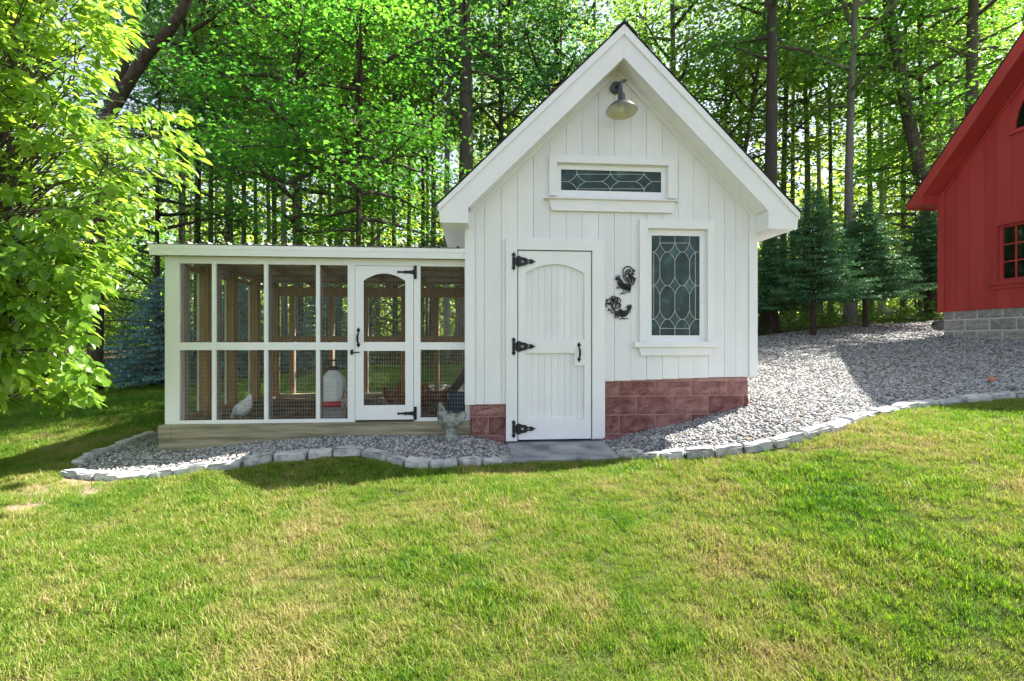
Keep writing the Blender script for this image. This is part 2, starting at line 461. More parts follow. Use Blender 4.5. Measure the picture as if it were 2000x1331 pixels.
def gravel_mat(name, inst):
    m, t, b = nodes(name); b.inputs['Roughness'].default_value = .85; b.inputs['Specular IOR Level'].default_value = .3
    g = N(t, 'ShaderNodeNewGeometry')
    st = [(0, (.10, .104, .11)), (.35, (.25, .252, .26)), (.65, (.40, .40, .40)), (.9, (.56, .55, .53)), (.955, (.36, .28, .19)), (1, (.25, .16, .10))]
    if inst:
        oi = N(t, 'ShaderNodeObjectInfo'); r = ramp(t, oi.outputs['Random'], st)
    else:
        v = N(t, 'ShaderNodeTexVoronoi', Scale=38.0); t.links.new(g.outputs['Position'], v.inputs['Vector'])
        sp = N(t, 'ShaderNodeSeparateColor'); t.links.new(v.outputs['Color'], sp.inputs[0])
        r = ramp(t, sp.outputs[0], st)
        bp = N(t, 'ShaderNodeBump', Strength=1.0, Distance=.03, invert=True); t.links.new(v.outputs['Distance'], bp.inputs['Height'])
        t.links.new(bp.outputs[0], b.inputs['Normal'])
    nz = N(t, 'ShaderNodeTexNoise', Scale=120.0, Detail=3.0); t.links.new(g.outputs['Position'], nz.inputs['Vector'])
    r2 = ramp(t, nz.outputs['Fac'], [(.3, (.75, .75, .75)), (.7, (1.1, 1.1, 1.1))])
    mu = N(t, 'ShaderNodeMix', data_type='RGBA', blend_type='MULTIPLY'); mu.inputs['Factor'].default_value = 1.0
    t.links.new(r.outputs[0], mu.inputs[6]); t.links.new(r2.outputs[0], mu.inputs[7])
    t.links.new(mu.outputs[2], b.inputs['Base Color'])
    return m

M['grass'] = grass_mat(); M['gravel'] = gravel_mat('gravel_bed', False); M['pebble'] = gravel_mat('gravel_stone', True)
sheet('ground', np.ones(len(quad), bool), 0.0, floor_mat(), 'brown leaf-littered woodland ground')
sheet('lawn', in_lawn, .008, soil_mat(), 'mown lawn with green and straw-dry patches')
sheet('gravel_yard', in_grav, .008, M['gravel'], 'grey crushed stone yard around the sheds')

# ---------------------------------------------------------------- scatter by geometry nodes (grass, gravel only)
def scatter(name, P, rot, scl, idx, srcs, label):
    me = bpy.data.meshes.new(name); n = len(P)
    me.vertices.add(n); me.vertices.foreach_set('co', np.ascontiguousarray(P, np.float32).ravel())
    for an, ty, dat, key in (('rot', 'FLOAT_VECTOR', rot, 'vector'), ('scl', 'FLOAT', scl, 'value'), ('pick', 'INT', idx, 'value')):
        at_ = me.attributes.new(an, ty, 'POINT'); at_.data.foreach_set(key, np.ascontiguousarray(dat, np.int32 if ty == 'INT' else np.float32).ravel())
    o = link(name, me, label=label, kind='stuff')
    g = bpy.data.node_groups.new(name, 'GeometryNodeTree')
    g.interface.new_socket('Geometry', in_out='INPUT', socket_type='NodeSocketGeometry')
    g.interface.new_socket('Geometry', in_out='OUTPUT', socket_type='NodeSocketGeometry')
    gi = g.nodes.new('NodeGroupInput'); go = g.nodes.new('NodeGroupOutput')
    j = g.nodes.new('GeometryNodeJoinGeometry')
    for s in reversed(srcs):
        ob = g.nodes.new('GeometryNodeObjectInfo'); ob.inputs['Object'].default_value = s; ob.inputs['As Instance'].default_value = True
        g.links.new(ob.outputs['Geometry'], j.inputs[0])
    ip = g.nodes.new('GeometryNodeInstanceOnPoints'); ip.inputs['Pick Instance'].default_value = True
    mp = g.nodes.new('GeometryNodeMeshToPoints')
    g.links.new(gi.outputs[0], mp.inputs[0]); g.links.new(mp.outputs[0], ip.inputs['Points']); g.links.new(j.outputs[0], ip.inputs['Instance'])
    def attr(nm, ty):
        a = g.nodes.new('GeometryNodeInputNamedAttribute'); a.data_type = ty; a.inputs['Name'].default_value = nm; return a.outputs['Attribute']
    er = g.nodes.new('FunctionNodeEulerToRotation'); g.links.new(attr('rot', 'FLOAT_VECTOR'), er.inputs[0])
    g.links.new(er.outputs[0], ip.inputs['Rotation']); g.links.new(attr('scl', 'FLOAT'), ip.inputs['Scale']); g.links.new(attr('pick', 'INT'), ip.inputs['Instance Index'])
    g.links.new(ip.outputs[0], go.inputs[0])
    md = o.modifiers.new('scatter', 'NODES'); md.node_group = g
    return o

def tuft(k, n, rad, hgt, wid):
    r = np.random.default_rng(100 + k)
    a = r.uniform(0, 2 * np.pi, n); q = rad * np.sqrt(r.uniform(0, 1, n))
    b = np.stack([q * np.cos(a), q * np.sin(a), np.full(n, -.005)], 1)
    d = r.uniform(0, 2 * np.pi, n); h = hgt * r.uniform(.5, 1.25, n); ln = h * r.uniform(.15, 1.1, n)
    dr = np.stack([np.cos(d), np.sin(d), np.zeros(n)], 1); sd = np.stack([-np.sin(d), np.cos(d), np.zeros(n)], 1)
    w = wid * r.uniform(.6, 1.2, n)[:, None]
    up = np.array([[0, 0, 1.]])
    m1 = b + dr * (ln * .35)[:, None] + up * (h * .6)[:, None]
    tp = b + dr * ln[:, None] + up * h[:, None]
    V = np.stack([b - sd * w, b + sd * w, m1 + sd * w * .8, m1 - sd * w * .8, tp + sd * w * .15, tp - sd * w * .15], 1).reshape(-1, 3)
    i = np.arange(n)[:, None, None] * 6
    Fc = (np.array([[0, 1, 2, 3], [3, 2, 4, 5]])[None] + i).reshape(-1, 4)
    m = np_mesh('grass_tuft', V, Fc); m.materials.append(M['grass'])
    return bpy.data.objects.new('grass_tuft', m)

def frustum(P, mx=1.5):
    return np.abs(P[:, 0]) < 1.09 * P[:, 1] + mx

TUFTS = [tuft(k, 100, .085, .033, .0019) for k in range(5)] + [tuft(5 + k, 70, .11, .05, .0032) for k in range(3)]
def seed_grass():
    out = []
    bare = np.array(ground_hit(55, 975))
    for (y0, y1, x0, x1, dens) in ((.9, 2.6, -4.4, 4.4, 480), (2.6, 5.0, -7, 7, 430), (5.0, 12, -15, 4, 150), (4.2, 6.0, 4, 9, 330)):
        n = int((y1 - y0) * (x1 - x0) * dens)
        P = np.stack([rng.uniform(x0, x1, n), rng.uniform(y0, y1, n)], 1)
        P = P[inpoly(P, lawn_poly) & inpoly(P + np.array([[0, .075]]), lawn_poly) & frustum(P)]
        d = np.hypot(P[:, 0] - bare[0], (P[:, 1] - bare[1]) * 1.3) + .3 * np.sin(P[:, 0] * 9) * np.sin(P[:, 1] * 11)
        keep = rng.uniform(0, 1, len(P)) < np.clip((d - .15) / .35, .3, 1)
        P = P[keep]
        # thin spots
        th = np.sin(P[:, 0] * 2.3 + 1.1 * np.sin(P[:, 1] * 3.1)) * np.sin(P[:, 1] * 2.9 + 1.4 * np.sin(P[:, 0] * 1.7))
        P = P[rng.uniform(0, 1, len(P)) < np.clip(1.2 - .35 * np.clip(th, 0, 1), 0, 1)]
        far = (y0 >= 5)
        k = rng.integers(5, 8, len(P)) if far else rng.integers(0, 5, len(P))
        out.append((P, k))
    P = np.concatenate([o[0] for o in out]); k = np.concatenate([o[1] for o in out])
    hgt = .92 + .26 * np.sin(P[:, 0] * 3.3 + 2 * np.sin(P[:, 1] * 2.2)) * np.sin(P[:, 1] * 4.1)
    s = hgt * rng.uniform(.75, 1.2, len(P))
    rot = np.stack([rng.normal(0, .12, len(P)), rng.normal(0, .12, len(P)), rng.uniform(0, 6.28, len(P))], 1)
    P3 = np.column_stack([P, H(P[:, 0], P[:, 1]) + .008])
    scatter('lawn_grass', P3, rot, s, k, TUFTS, 'short grass blades of the lawn, green with straw-coloured patches')
seed_grass()

def pebble(k):
    r = np.random.default_rng(300 + k)
    ph = (1 + 5 ** .5) / 2
    V = np.array([(-1, ph, 0), (1, ph, 0), (-1, -ph, 0), (1, -ph, 0), (0, -1, ph), (0, 1, ph), (0, -1, -ph), (0, 1, -ph), (ph, 0, -1), (ph, 0, 1), (-ph, 0, -1), (-ph, 0, 1)])
    V = V / np.linalg.norm(V[0]) * r.uniform(.75, 1.2, (12, 1)) * np.array([[1.15, .9, .6]])
    Fc = np.array([(0, 11, 5), (0, 5, 1), (0, 1, 7), (0, 7, 10), (0, 10, 11), (1, 5, 9), (5, 11, 4), (11, 10, 2), (10, 7, 6), (7, 1, 8), (3, 9, 4), (3, 4, 2), (3, 2, 6), (3, 6, 8), (3, 8, 9), (4, 9, 5), (2, 4, 11), (6, 2, 10), (8, 6, 7), (9, 8, 1)])
    m = np_mesh('gravel_stone', V, Fc); m.materials.append(M['pebble'])
    return bpy.data.objects.new('gravel_stone', m)
PEB = [pebble(k) for k in range(8)]
def seed_gravel():
    out = []
    for (x0, x1, y0, y1, dens, s0, s1) in ((-4.5, 9, 3.5, 6.2, 2300, .008, .019), (2.3, 9.5, 6.2, 8.5, 1500, .010, .022), (-3, 12.5, 8.0, 12.2, 650, .014, .03)):
        n = int((x1 - x0) * (y1 - y0) * dens)
        P = np.stack([rng.uniform(x0, x1, n), rng.uniform(y0, y1, n)], 1)
        P = P[inpoly(P, gravel_poly) & ~inpoly(P, lawn_poly) & frustum(P)]
        out.append((P, rng.uniform(s0, s1, len(P))))
    P = np.concatenate([o[0] for o in out]); s = np.concatenate([o[1] for o in out])
    # not under the shed and not under the run
    rel = P - np.array([[OX, OY]]); u = rel[:, 0] * c_ + rel[:, 1] * s_; w = -rel[:, 0] * s_ + rel[:, 1] * c_
    ins = (w > .1) & (w < 2.5) & (u > UL + .05) & (u < SU(1462) - .05)
    sp = [slab[0], slab[1], tuple(SW(SU(1180), .12)[:2]), tuple(SW(SU(990), .12)[:2])]
    ins |= inpoly(P, sp)
    P, s = P[~ins], s[~ins]
    rot = np.stack([rng.normal(0, .5, len(P)), rng.normal(0, .5, len(P)), rng.uniform(0, 6.28, len(P))], 1)
    P3 = np.column_stack([P, H(P[:, 0], P[:, 1]) + .008 + s * .35])
    scatter('gravel', P3, rot, s, rng.integers(0, 8, len(P)), PEB, 'loose grey and white crushed stone covering the yard')
seed_gravel()

# ---------------------------------------------------------------- granite edging stones
def cobble(L, D, Ht, r):
    """rough split stone: subdivided box with broken edges"""
    b = MB(); vs = []; fs = []
    nxs = [-.5, -.46, -.15, .15, .46, .5]; nys = [-.5, -.42, .42, .5]; nzs = [0, .45, .9, 1]
    idx = {}
    def vid(i, j, k):
        key = (i, j, k)
        if key not in idx:
            x, y, z = nxs[i] * L, nys[j] * D, nzs[k] * Ht
            e = (i in (0, 5)) + (j in (0, 3)) + (k == 3)
            sh = .012 * max(0, e - 1)
            x -= math.copysign(sh, x) * (i in (0, 5)); y -= math.copysign(sh, y) * (j in (0, 3)); z -= sh * (k == 3)
            idx[key] = len(vs); vs.append((x + r.normal(0, .005), y + r.normal(0, .006), z + r.normal(0, .004)))
        return idx[key]
    for i in range(5):
        for j in range(3):
            fs.append((vid(i, j, 3), vid(i + 1, j, 3), vid(i + 1, j + 1, 3), vid(i, j + 1, 3)))
    for k in range(3):
        for i in range(5):
            fs.append((vid(i, 0, k), vid(i + 1, 0, k), vid(i + 1, 0, k + 1), vid(i, 0, k + 1)))
            fs.append((vid(i + 1, 3, k), vid(i, 3, k), vid(i, 3, k + 1), vid(i + 1, 3, k + 1)))
        for j in range(3):
            fs.append((vid(0, j + 1, k), vid(0, j, k), vid(0, j, k + 1), vid(0, j + 1, k + 1)))
            fs.append((vid(5, j, k), vid(5, j + 1, k), vid(5, j + 1, k + 1), vid(5, j, k + 1)))
    b.v = vs; b.f = fs
    return b.mesh('stone')

_cr = np.random.default_rng(5)
COB = [cobble(1.0, .11, .17, _cr) for _ in range(7)]
for m_ in COB: m_.materials.append(M['granite'])
def edging(name, pts, label, mean=.235, off=.0):
    o0 = pts[0]; t = thing(name, label, 'edging', (o0[0], o0[1], hz(*o0)))
    P = [Vector((p[0], p[1])) for p in pts]
    seg = [(P[i + 1] - P[i]).length for i in range(len(P) - 1)]; tot = sum(seg)
    def pos(s):
        s = min(max(s, 0), tot); i = 0
        while i < len(seg) - 1 and s > seg[i]: s -= seg[i]; i += 1
        return P[i].lerp(P[i + 1], s / seg[i])
    s = 0
    while s < tot - .08:
        L = random.uniform(.78, 1.22) * mean; L = min(L, tot - s)
        a, b2 = pos(s), pos(s + L); mid = (a + b2) / 2; d = b2 - a
        ob = link('stone', random.choice(COB), None, t)
        z = hz(mid.x, mid.y) - .109 + random.uniform(-.012, .012)
        ob.location = (mid.x - o0[0], mid.y - o0[1] + off, z - hz(*o0))
        sl = (hz(b2.x, b2.y) - hz(a.x, a.y)) / max(d.length, .01)
        ob.rotation_euler = (random.uniform(-.05, .05), -math.atan(sl) + random.uniform(-.02, .02), math.atan2(d.y, d.x) + random.choice((0, math.pi)) * 0 + random.uniform(-.04, .04))
        ob.scale = (d.length - .012, random.uniform(.85, 1.15), random.uniform(.95, 1.06))
        s += L
    return t
edging('stone_edging', gl, 'pale granite cobble edging along gravel strip before the wire run')
edging('stone_edging', gr, 'sunlit granite cobble edging curving up beside the gravel yard at right')
edging('stone_edging', gs[1:], 'shaded granite cobble edging beside the lawn at the left end of the run')
edging('stone_edging', [(rbr.x - 1.35, rbr.y + .05), (rbr.x - .9, rbr.y + .62), (rbr.x, rbr.y + .75), (2.0, 8.75)], 'granite cobbles behind the wire run seen through its mesh')

# stepping slab at the door
u0, u1 = SU(990), SU(1180)
f0 = Vector((slab[0][0], slab[0][1])); f1 = Vector((slab[1][0], slab[1][1]))
a = SW(u0, .10); b2 = SW(u1, .10)
n = 10
sb = MB()
top = []
for poly_i in range(1):
    pts = [(f0.x, f0.y), (f1.x, f1.y), (b2.x, b2.y), (a.x, a.y)]
    ins = .012
    c0 = Vector((sum(p[0] for p in pts) / 4, sum(p[1] for p in pts) / 4))
    zb = [hz(*f0) + .035, hz(*f1) + .035, -.012, -.012]
    vs = [(p[0], p[1], -.16) for p in pts] + [(p[0], p[1], z - ins) for p, z in zip(pts, zb)]
    vs += [(p[0] + (c0.x - p[0]) * .02, p[1] + (c0.y - p[1]) * .02, z) for p, z in zip(pts, zb)]
    o3 = Vector((f0.x, f0.y, 0))
    sb.add([(v[0] - o3.x, v[1] - o3.y, v[2]) for v in vs], [(3, 2, 1, 0), (0, 1, 5, 4), (1, 2, 6, 5), (2, 3, 7, 6), (3, 0, 4, 7), (4, 5, 9, 8), (5, 6, 10, 9), (6, 7, 11, 10), (7, 4, 8, 11), (8, 9, 10, 11)])
sb.build('door_slab', M['concrete'], None, label='grey concrete slab ramp in front of the white shed door', cat='slab', loc=(o3.x, o3.y, 0))
# ================================================================ WHITE SHED
shed = thing('shed', 'small white gabled garden shed with arched plank door on red block base', 'shed', (OX, OY, 0), TH)
DEP = 2.6                                    # shed depth
WO = -.24                                    # front plane of the rake boards
uA, zA = S(1218, 57, WO); uTL, zTL = S(855, 405, WO); uTR, zTR = S(1562, 422, WO)
uA = (uA + (uTL + uTR) / 2) / 2
hw = (uTR - uTL) / 2; zT = (zTL + zTR) / 2
slope = (zA - zT) / hw
uWL, uWR = SU(909), SU(1477)
zin = SZ(1217, 113, WO)                      # lower edge of rake boards at the ridge
drop = zA - zin
zbot = (SZ(858, 436, WO) + SZ(1557, 447, WO)) / 2
def zline(u, d=0.0): return zA - slope * abs(u - uA) - d
uIL, uIR = SU(915, WO), SU(1501, WO)
print('SHED', 'width', uWR - uWL, 'roof half', hw, 'slope', slope, 'ridge z', zA, 'tip', zT, 'zbot', zbot)

HOLES = {}
def rect(px0, py0, px1, py1):
    a_, zt = S(px0, py0); b_, zb = S(px1, py1); return (a_, b_, zb, zt)
H_SMALL = rect(1087, 319, 1303, 388); H_BIG = rect(1264, 447, 1380, 667)
uD0, uD1 = SU(1011), SU(1154.5); zD1 = SZ(1083, 491); zD0 = .012
H_DOOR = (uD0 - .01, uD1 + .01, -.1, zD1 + .01)
zSL = SZ(950, 790); zSR0 = SZ(1182, 745); zSR1 = SZ(1462, 735); zSR = (zSR0 + zSR1) / 2

def board(u0, u1, zb, w0, w1, holes, ztop):
    """vertical board u0..u1 from zb up to ztop(u), with rectangular openings cut out"""
    b = MB()
    us = sorted({u0, u1} | {h[k] for h in holes for k in (0, 1) if u0 < h[k] < u1} | ({uA} if u0 < uA < u1 else set()))
    for a_, c in zip(us[:-1], us[1:]):
        m = (a_ + c) / 2; z = zb
        hs_ = sorted([h for h in holes if h[0] <= m <= h[1]], key=lambda h: h[2])
        for h in hs_:
            if h[2] > z: b.box(a_, c, w0, w1, z, h[2])
            z = max(z, h[3])
        b.prism([(a_, z), (c, z), (c, ztop(c)), (a_, ztop(a_))], w0, w1)
    return b

zt_wall = lambda u: zline(u, drop - .06)
holes = [H_SMALL, H_BIG, H_DOOR]
back = MB()
for (a_, c, zb) in ((uWL + .01, H_DOOR[0], zSL + .01), (H_DOOR[0], H_DOOR[1], zD1), (H_DOOR[1], uWR - .01, zSR + .01)):
    q = board(a_, c, zb, .024, .06, holes, zt_wall); back.add(q.v, q.f)
fw = back.build('front_wall', M['white'], shed)
seams = [928, 946, 979, 1011, 1042, 1074, 1106, 1137, 1169, 1200, 1232, 1263, 1294, 1325, 1355, 1384, 1415, 1437, 1462]
us = [SU(p) for p in seams]
for i in range(len(us) - 1):
    a_, c = us[i] + .0015, us[i + 1] - .0015
    if c < H_DOOR[0] + .02: zb = zSL
    elif a_ > H_DOOR[1]: zb = zSR0 + (zSR1 - zSR0) * ((a_ + c) / 2 - SU(1182)) / (SU(1462) - SU(1182))
    else: zb = zSL if a_ < H_DOOR[0] else zSR
    dw = random.uniform(-.0015, .0015)
    full = sorted([h for h in holes if h[0] <= a_ and h[1] >= c], key=lambda h: h[2])
    part = [h for h in holes if h not in full]
    z = zb
    for h in full:
        if h[2] > z + .01: board(a_, c, z, dw, .0235, [q for q in part if q[3] < h[2]], lambda u, t=h[2]: t).build('plank', M['white'], fw)
        z = max(z, h[3])
    board(a_, c, z, dw, .0235, [q for q in part if q[3] > z], zt_wall).build('plank', M['white'], fw)
# corner boards
for (a_, c, zb) in ((uWL - .004, us[0] - .001, zSL - .002), (us[-1] + .001, uWR + .004, zSR1 - .004)):
    board(a_, c, zb, -.02, .0235, [], zt_wall).build('corner_board', M['white2'], fw)
# side and back walls with their boards
for side, uu in (('side_wall', uWL), ('side_wall', uWR)):
    sgn = -1 if uu < 0 else 1
    x0, x1 = (uu + .012, uu + .05) if sgn < 0 else (uu - .05, uu - .012)
    sw = box(side, M['white'], shed, x0, x1, .061, DEP - .001, zSL if sgn < 0 else zSR, zline(uu, drop - .1))
    nb = 14
    for k in range(nb):
        w0 = .025 + (DEP - .03) * k / nb; w1 = .025 + (DEP - .03) * (k + 1) / nb
        y0, y1 = (uu - .008, uu + .0115) if sgn < 0 else (uu - .0115, uu + .008)
        box('plank', M['white'], sw, y0, y1, w0 + .0015, w1 - .0015, zSL if sgn < 0 else zSR, zline(uu, drop - .08))
MB().prism([(uWL, zSL), (uWR, zSL), (uWR, zline(uWR, drop - .06)), (uA, zline(uA, drop - .06)), (uWL, zline(uWL, drop - .06))], DEP, DEP + .03).build('back_wall', M['white'], shed)

# roof: deck, shingle courses, rake boards, soffits, boxed eaves
LEN0, LEN1 = WO - .012, DEP + .26
TK = .045
deck = MB().prism([(uA - hw, zT), (uA, zA), (uA + hw, zT), (uA + hw, zT + TK * .55), (uA, zA + TK), (uA - hw, zT + TK * .55)], LEN0 + .02, LEN1)
roof = deck.build('roof', M['white2'], shed)
ncs = 15
for sgn in (-1, 1):
    for k in range(ncs):
        f0_, f1_ = k / ncs, (k + 1.12) / ncs
        f1_ = min(f1_, 1.012)
        p = lambda f, d: (uA + sgn * hw * f, zA + TK - (zA + TK - zT - TK * .55) * f + d)
        q = [p(f0_, .004 if k else .012), p(f1_, .016), p(f1_, .024), p(f0_, .012 if k else .022)]
        MB().prism(q if sgn > 0 else q[::-1], LEN0 - .012, LEN1 + .012).build('shingle_course', M['shingle'], roof)
cap = MB().prism([(uA - .13, zA + TK - .13 * slope + .026), (uA, zA + TK + .026), (uA + .13, zA + TK - .13 * slope + .026), (uA + .13, zA + TK - .13 * slope + .036), (uA, zA + TK + .038), (uA - .13, zA + TK - .13 * slope + .036)], LEN0 - .016, LEN1 + .016)
cap.build('ridge_cap', M['shingle'], roof)
for w0 in (WO, LEN1 - .04):
    # left and right rake boards
    zi = lambda u: zline(u, drop)
    uLe, uRe = uA - hw + .012, uA + hw - .012
    MB().prism([(uA - .0008, zA - .002), (uLe, zT), (uLe + .012, zbot), (uIL, zbot), (uIL, zi(uIL)), (uA - .0008, zin)], w0, w0 + .03).build('rake_board', M['white2'], roof)
    MB().prism([(uA + .0008, zA - .002), (uA + .0008, zin), (uIR, zi(uIR)), (uIR, zbot), (uRe - .012, zbot), (uRe, zT)], w0, w0 + .03).build('rake_board', M['white2'], roof)
    if w0 == WO:
        for sgn in (-1, 1):
            q = [(uA + sgn * .0008, zA + TK - .004), (uA + sgn * (hw - .002), zT + TK * .55 - .003), (uA + sgn * (hw - .002), zT - .038), (uA + sgn * .0008, zA - .06)]
            MB().prism(q if sgn > 0 else q[::-1], w0 - .016, w0 - .001).build('rake_trim', M['vinyl'], roof)
for sgn in (-1, 1):
    uI = uIL if sgn < 0 else uIR
    # sloped soffit between rake board and wall
    q = [(uA + sgn * .0005, zin + .012), (uI - sgn * .01, zline(uI, drop) + .012), (uI - sgn * .01, zline(uI, drop) + .034), (uA + sgn * .0005, zin + .034)]
    MB().prism(q if sgn > 0 else q[::-1], WO + .0305, -.0005).build('rake_soffit', M['white2'], roof)
    # frieze board under the soffit on the wall
    uc = uWL + .08 if sgn < 0 else uWR - .08
    q = [(uA + sgn * .001, zin + .010), (uc, zline(uc, drop) + .010), (uc, zline(uc, drop) - .045), (uA + sgn * .001, zin - .045)]
    MB().prism(q if sgn > 0 else q[::-1], -.018, -.002).build('frieze_board', M['white2'], roof)
    # boxed eave
    uo = uA + sgn * (hw - .03)
    q = [(uI, zbot + .003), (uo, zbot + .003), (uo, zT - .012), (uI, zline(uI) - .006)]
    MB().prism(q if sgn > 0 else q[::-1], WO + .0305, LEN1 - .041).build('eave_box', M['white2'], roof)

# foundation of split-face blocks
bu0, bu1 = SU(917, .03), SU(1462, .03)
found = MB().box(bu0 + .012, uD0 - .08, .036, DEP - .05, -.2, zSL - .004).box(uD1 + .10, bu1 - .012, .036, DEP - .05, -.2, zSR1 - .02).build('foundation', M['mortar_red'], shed)
def split_block(L, Ht, D, r, name='block'):
    nx_, nz_ = 9, 5; vs = []; fs = []
    for j in range(nz_ + 1):
        for i in range(nx_ + 1):
            e = i in (0, nx_) or j in (0, nz_)
            vs.append((L * i / nx_, (0 if e else -.012) + r.normal(0, .0015 if e else .0075), Ht * j / nz_))
    n0 = len(vs)
    for j in range(nz_):
        for i in range(nx_):
            k = j * (nx_ + 1) + i; fs.append((k, k + 1, k + nx_ + 2, k + nx_ + 1))
    vs += [(0, D, 0), (L, D, 0), (L, D, Ht), (0, D, Ht)]
    bl = list(range(nx_ + 1)); tl = [nz_ * (nx_ + 1) + i for i in range(nx_ + 1)]
    lf = [j * (nx_ + 1) for j in range(nz_ + 1)]; rt = [j * (nx_ + 1) + nx_ for j in range(nz_ + 1)]
    fs += [tuple([n0, n0 + 1] + bl[::-1]), tuple(tl + [n0 + 2, n0 + 3]), tuple(lf[::-1] + [n0, n0 + 3][::1]), tuple(rt + [n0 + 2, n0 + 1]), (n0 + 1, n0, n0 + 3, n0 + 2)]
    b = MB(); b.v = vs; b.f = fs; return b.mesh(name)
_br = np.random.default_rng(11)
zc = [SZ(1243, 774, .03) - .203 * k for k in range(-1, 4)]   # top of each course
def course(u_from, u_to, zt, zb, first, cut):
    u = first
    while u < u_to - .01:
        a_ = max(u, u_from); c = min(u + .406, u_to)
        if c - a_ > .02:
            o = link('block', split_block(c - a_ - .014, zt - zb - .013, .05, _br), M['red_block'], found)
            o.location = (a_ + .007, .03, zb + .0065)
        u += .406
def rows(u_from, u_to, ztop, offs):
    zt = ztop
    for k in range(6):
        zb = zc[k] if k < len(zc) else zt - .203
        if zb >= zt - .03: continue
        first = offs[k % 2]
        while first > u_from: first -= .406
        course(u_from, u_to, zt, zb, first, 0); zt = zb
        if zt < -.05: break
ro = [SU(1209, .03), SU(1243, .03)]
rows(uD1 + .085, bu1, zSR0 - .006, [ro[1], ro[0]])
rows(bu0, uD0 - .075, zSL - .006, [ro[1] - .2, ro[0] - .2])
# side blocks at the right corner
for k in range(3):
    for j in range(6):
        w0 = .085 + j * .406 + (.2 if k % 2 else 0)
        m_ = split_block(.396, .193, .03, _br); o = link('block', m_, M['red_block'], found)
        o.location = (bu1 + .005, w0, zc[k + 1] + .005); o.rotation_euler = (0, 0, R(90))

# ---------------------------------------------------------------- door
door = MB().box(uD0 + .004, uD1 - .004, .012, .04, zD0, zD1 - .004).build('door', M['white'], shed)
# casing
uC0, uC1 = SU(988), SU(1180); zC = SZ(1083, 468)
box('door_casing', M['white2'], shed, uC0, uD0 - .006, -.034, -.0015, -.0, zC)
box('door_casing', M['white2'], shed, uD1 + .006, uC1, -.034, -.0015, .02, zC)
box('door_casing', M['white2'], shed, uD0 - .0055, uD1 + .0055, -.034, -.0015, zD1 + .006, zC)
# jamb linings close the reveal between casing, wall and door
for (a_, c) in ((uC0 + .01, uD0 - .008), (uD1 + .008, uC1 - .01)):
    box('door_jamb', M['white2'], shed, a_, c, -.0012, .0415, .0, zD1)
pU = SU(1026), SU(1140.5)
zS1 = SZ(1026, 534); zA1 = SZ(1083, 517); zM1 = SZ(1083, 663); zM0 = SZ(1083, 690); zB = SZ(1083, 818)
w0, w1 = -.022, .0115
box('stile', M['white2'], door, uD0 + .005, pU[0], w0, w1, zD0, zD1 - .005)
box('stile', M['white2'], door, pU[1], uD1 - .005, w0, w1, zD0, zD1 - .005)
arch = [(pU[0] + (pU[1] - pU[0]) * k / 16, zS1 + (zA1 - zS1) * (1 - (2 * k / 16 - 1) ** 2)) for k in range(17)]
MB().prism(arch + [(pU[1] - .0004, zD1 - .005), (pU[0] + .0004, zD1 - .005)], w0 + .001, w1).build('arched_rail', M['white2'], door)
box('rail', M['white2'], door, pU[0] + .0004, pU[1] - .0004, w0 + .001, w1, zM0, zM1)
box('rail', M['white2'], door, pU[0] + .0004, pU[1] - .0004, w0 + .001, w1, zD0, zB)
box('lock_block', M['white2'], door, SU(1121), pU[1] - .0004, w0 + .0015, w1, SZ(1130, 714), zM0 - .0004)
nb = 9
for (zb, zt) in ((zM1, zA1 + .01), (zB, zM0)):
    for k in range(nb):
        a_ = pU[0] + (pU[1] - pU[0]) * k / nb; c = pU[0] + (pU[1] - pU[0]) * (k + 1) / nb
        MB().prism([(a_ + .001, zb + .001), (c - .001, zb + .001), (c - .001, zt - .001), (a_ + .001, zt - .001)], .004, .0118).build('plank', M['white'], door)

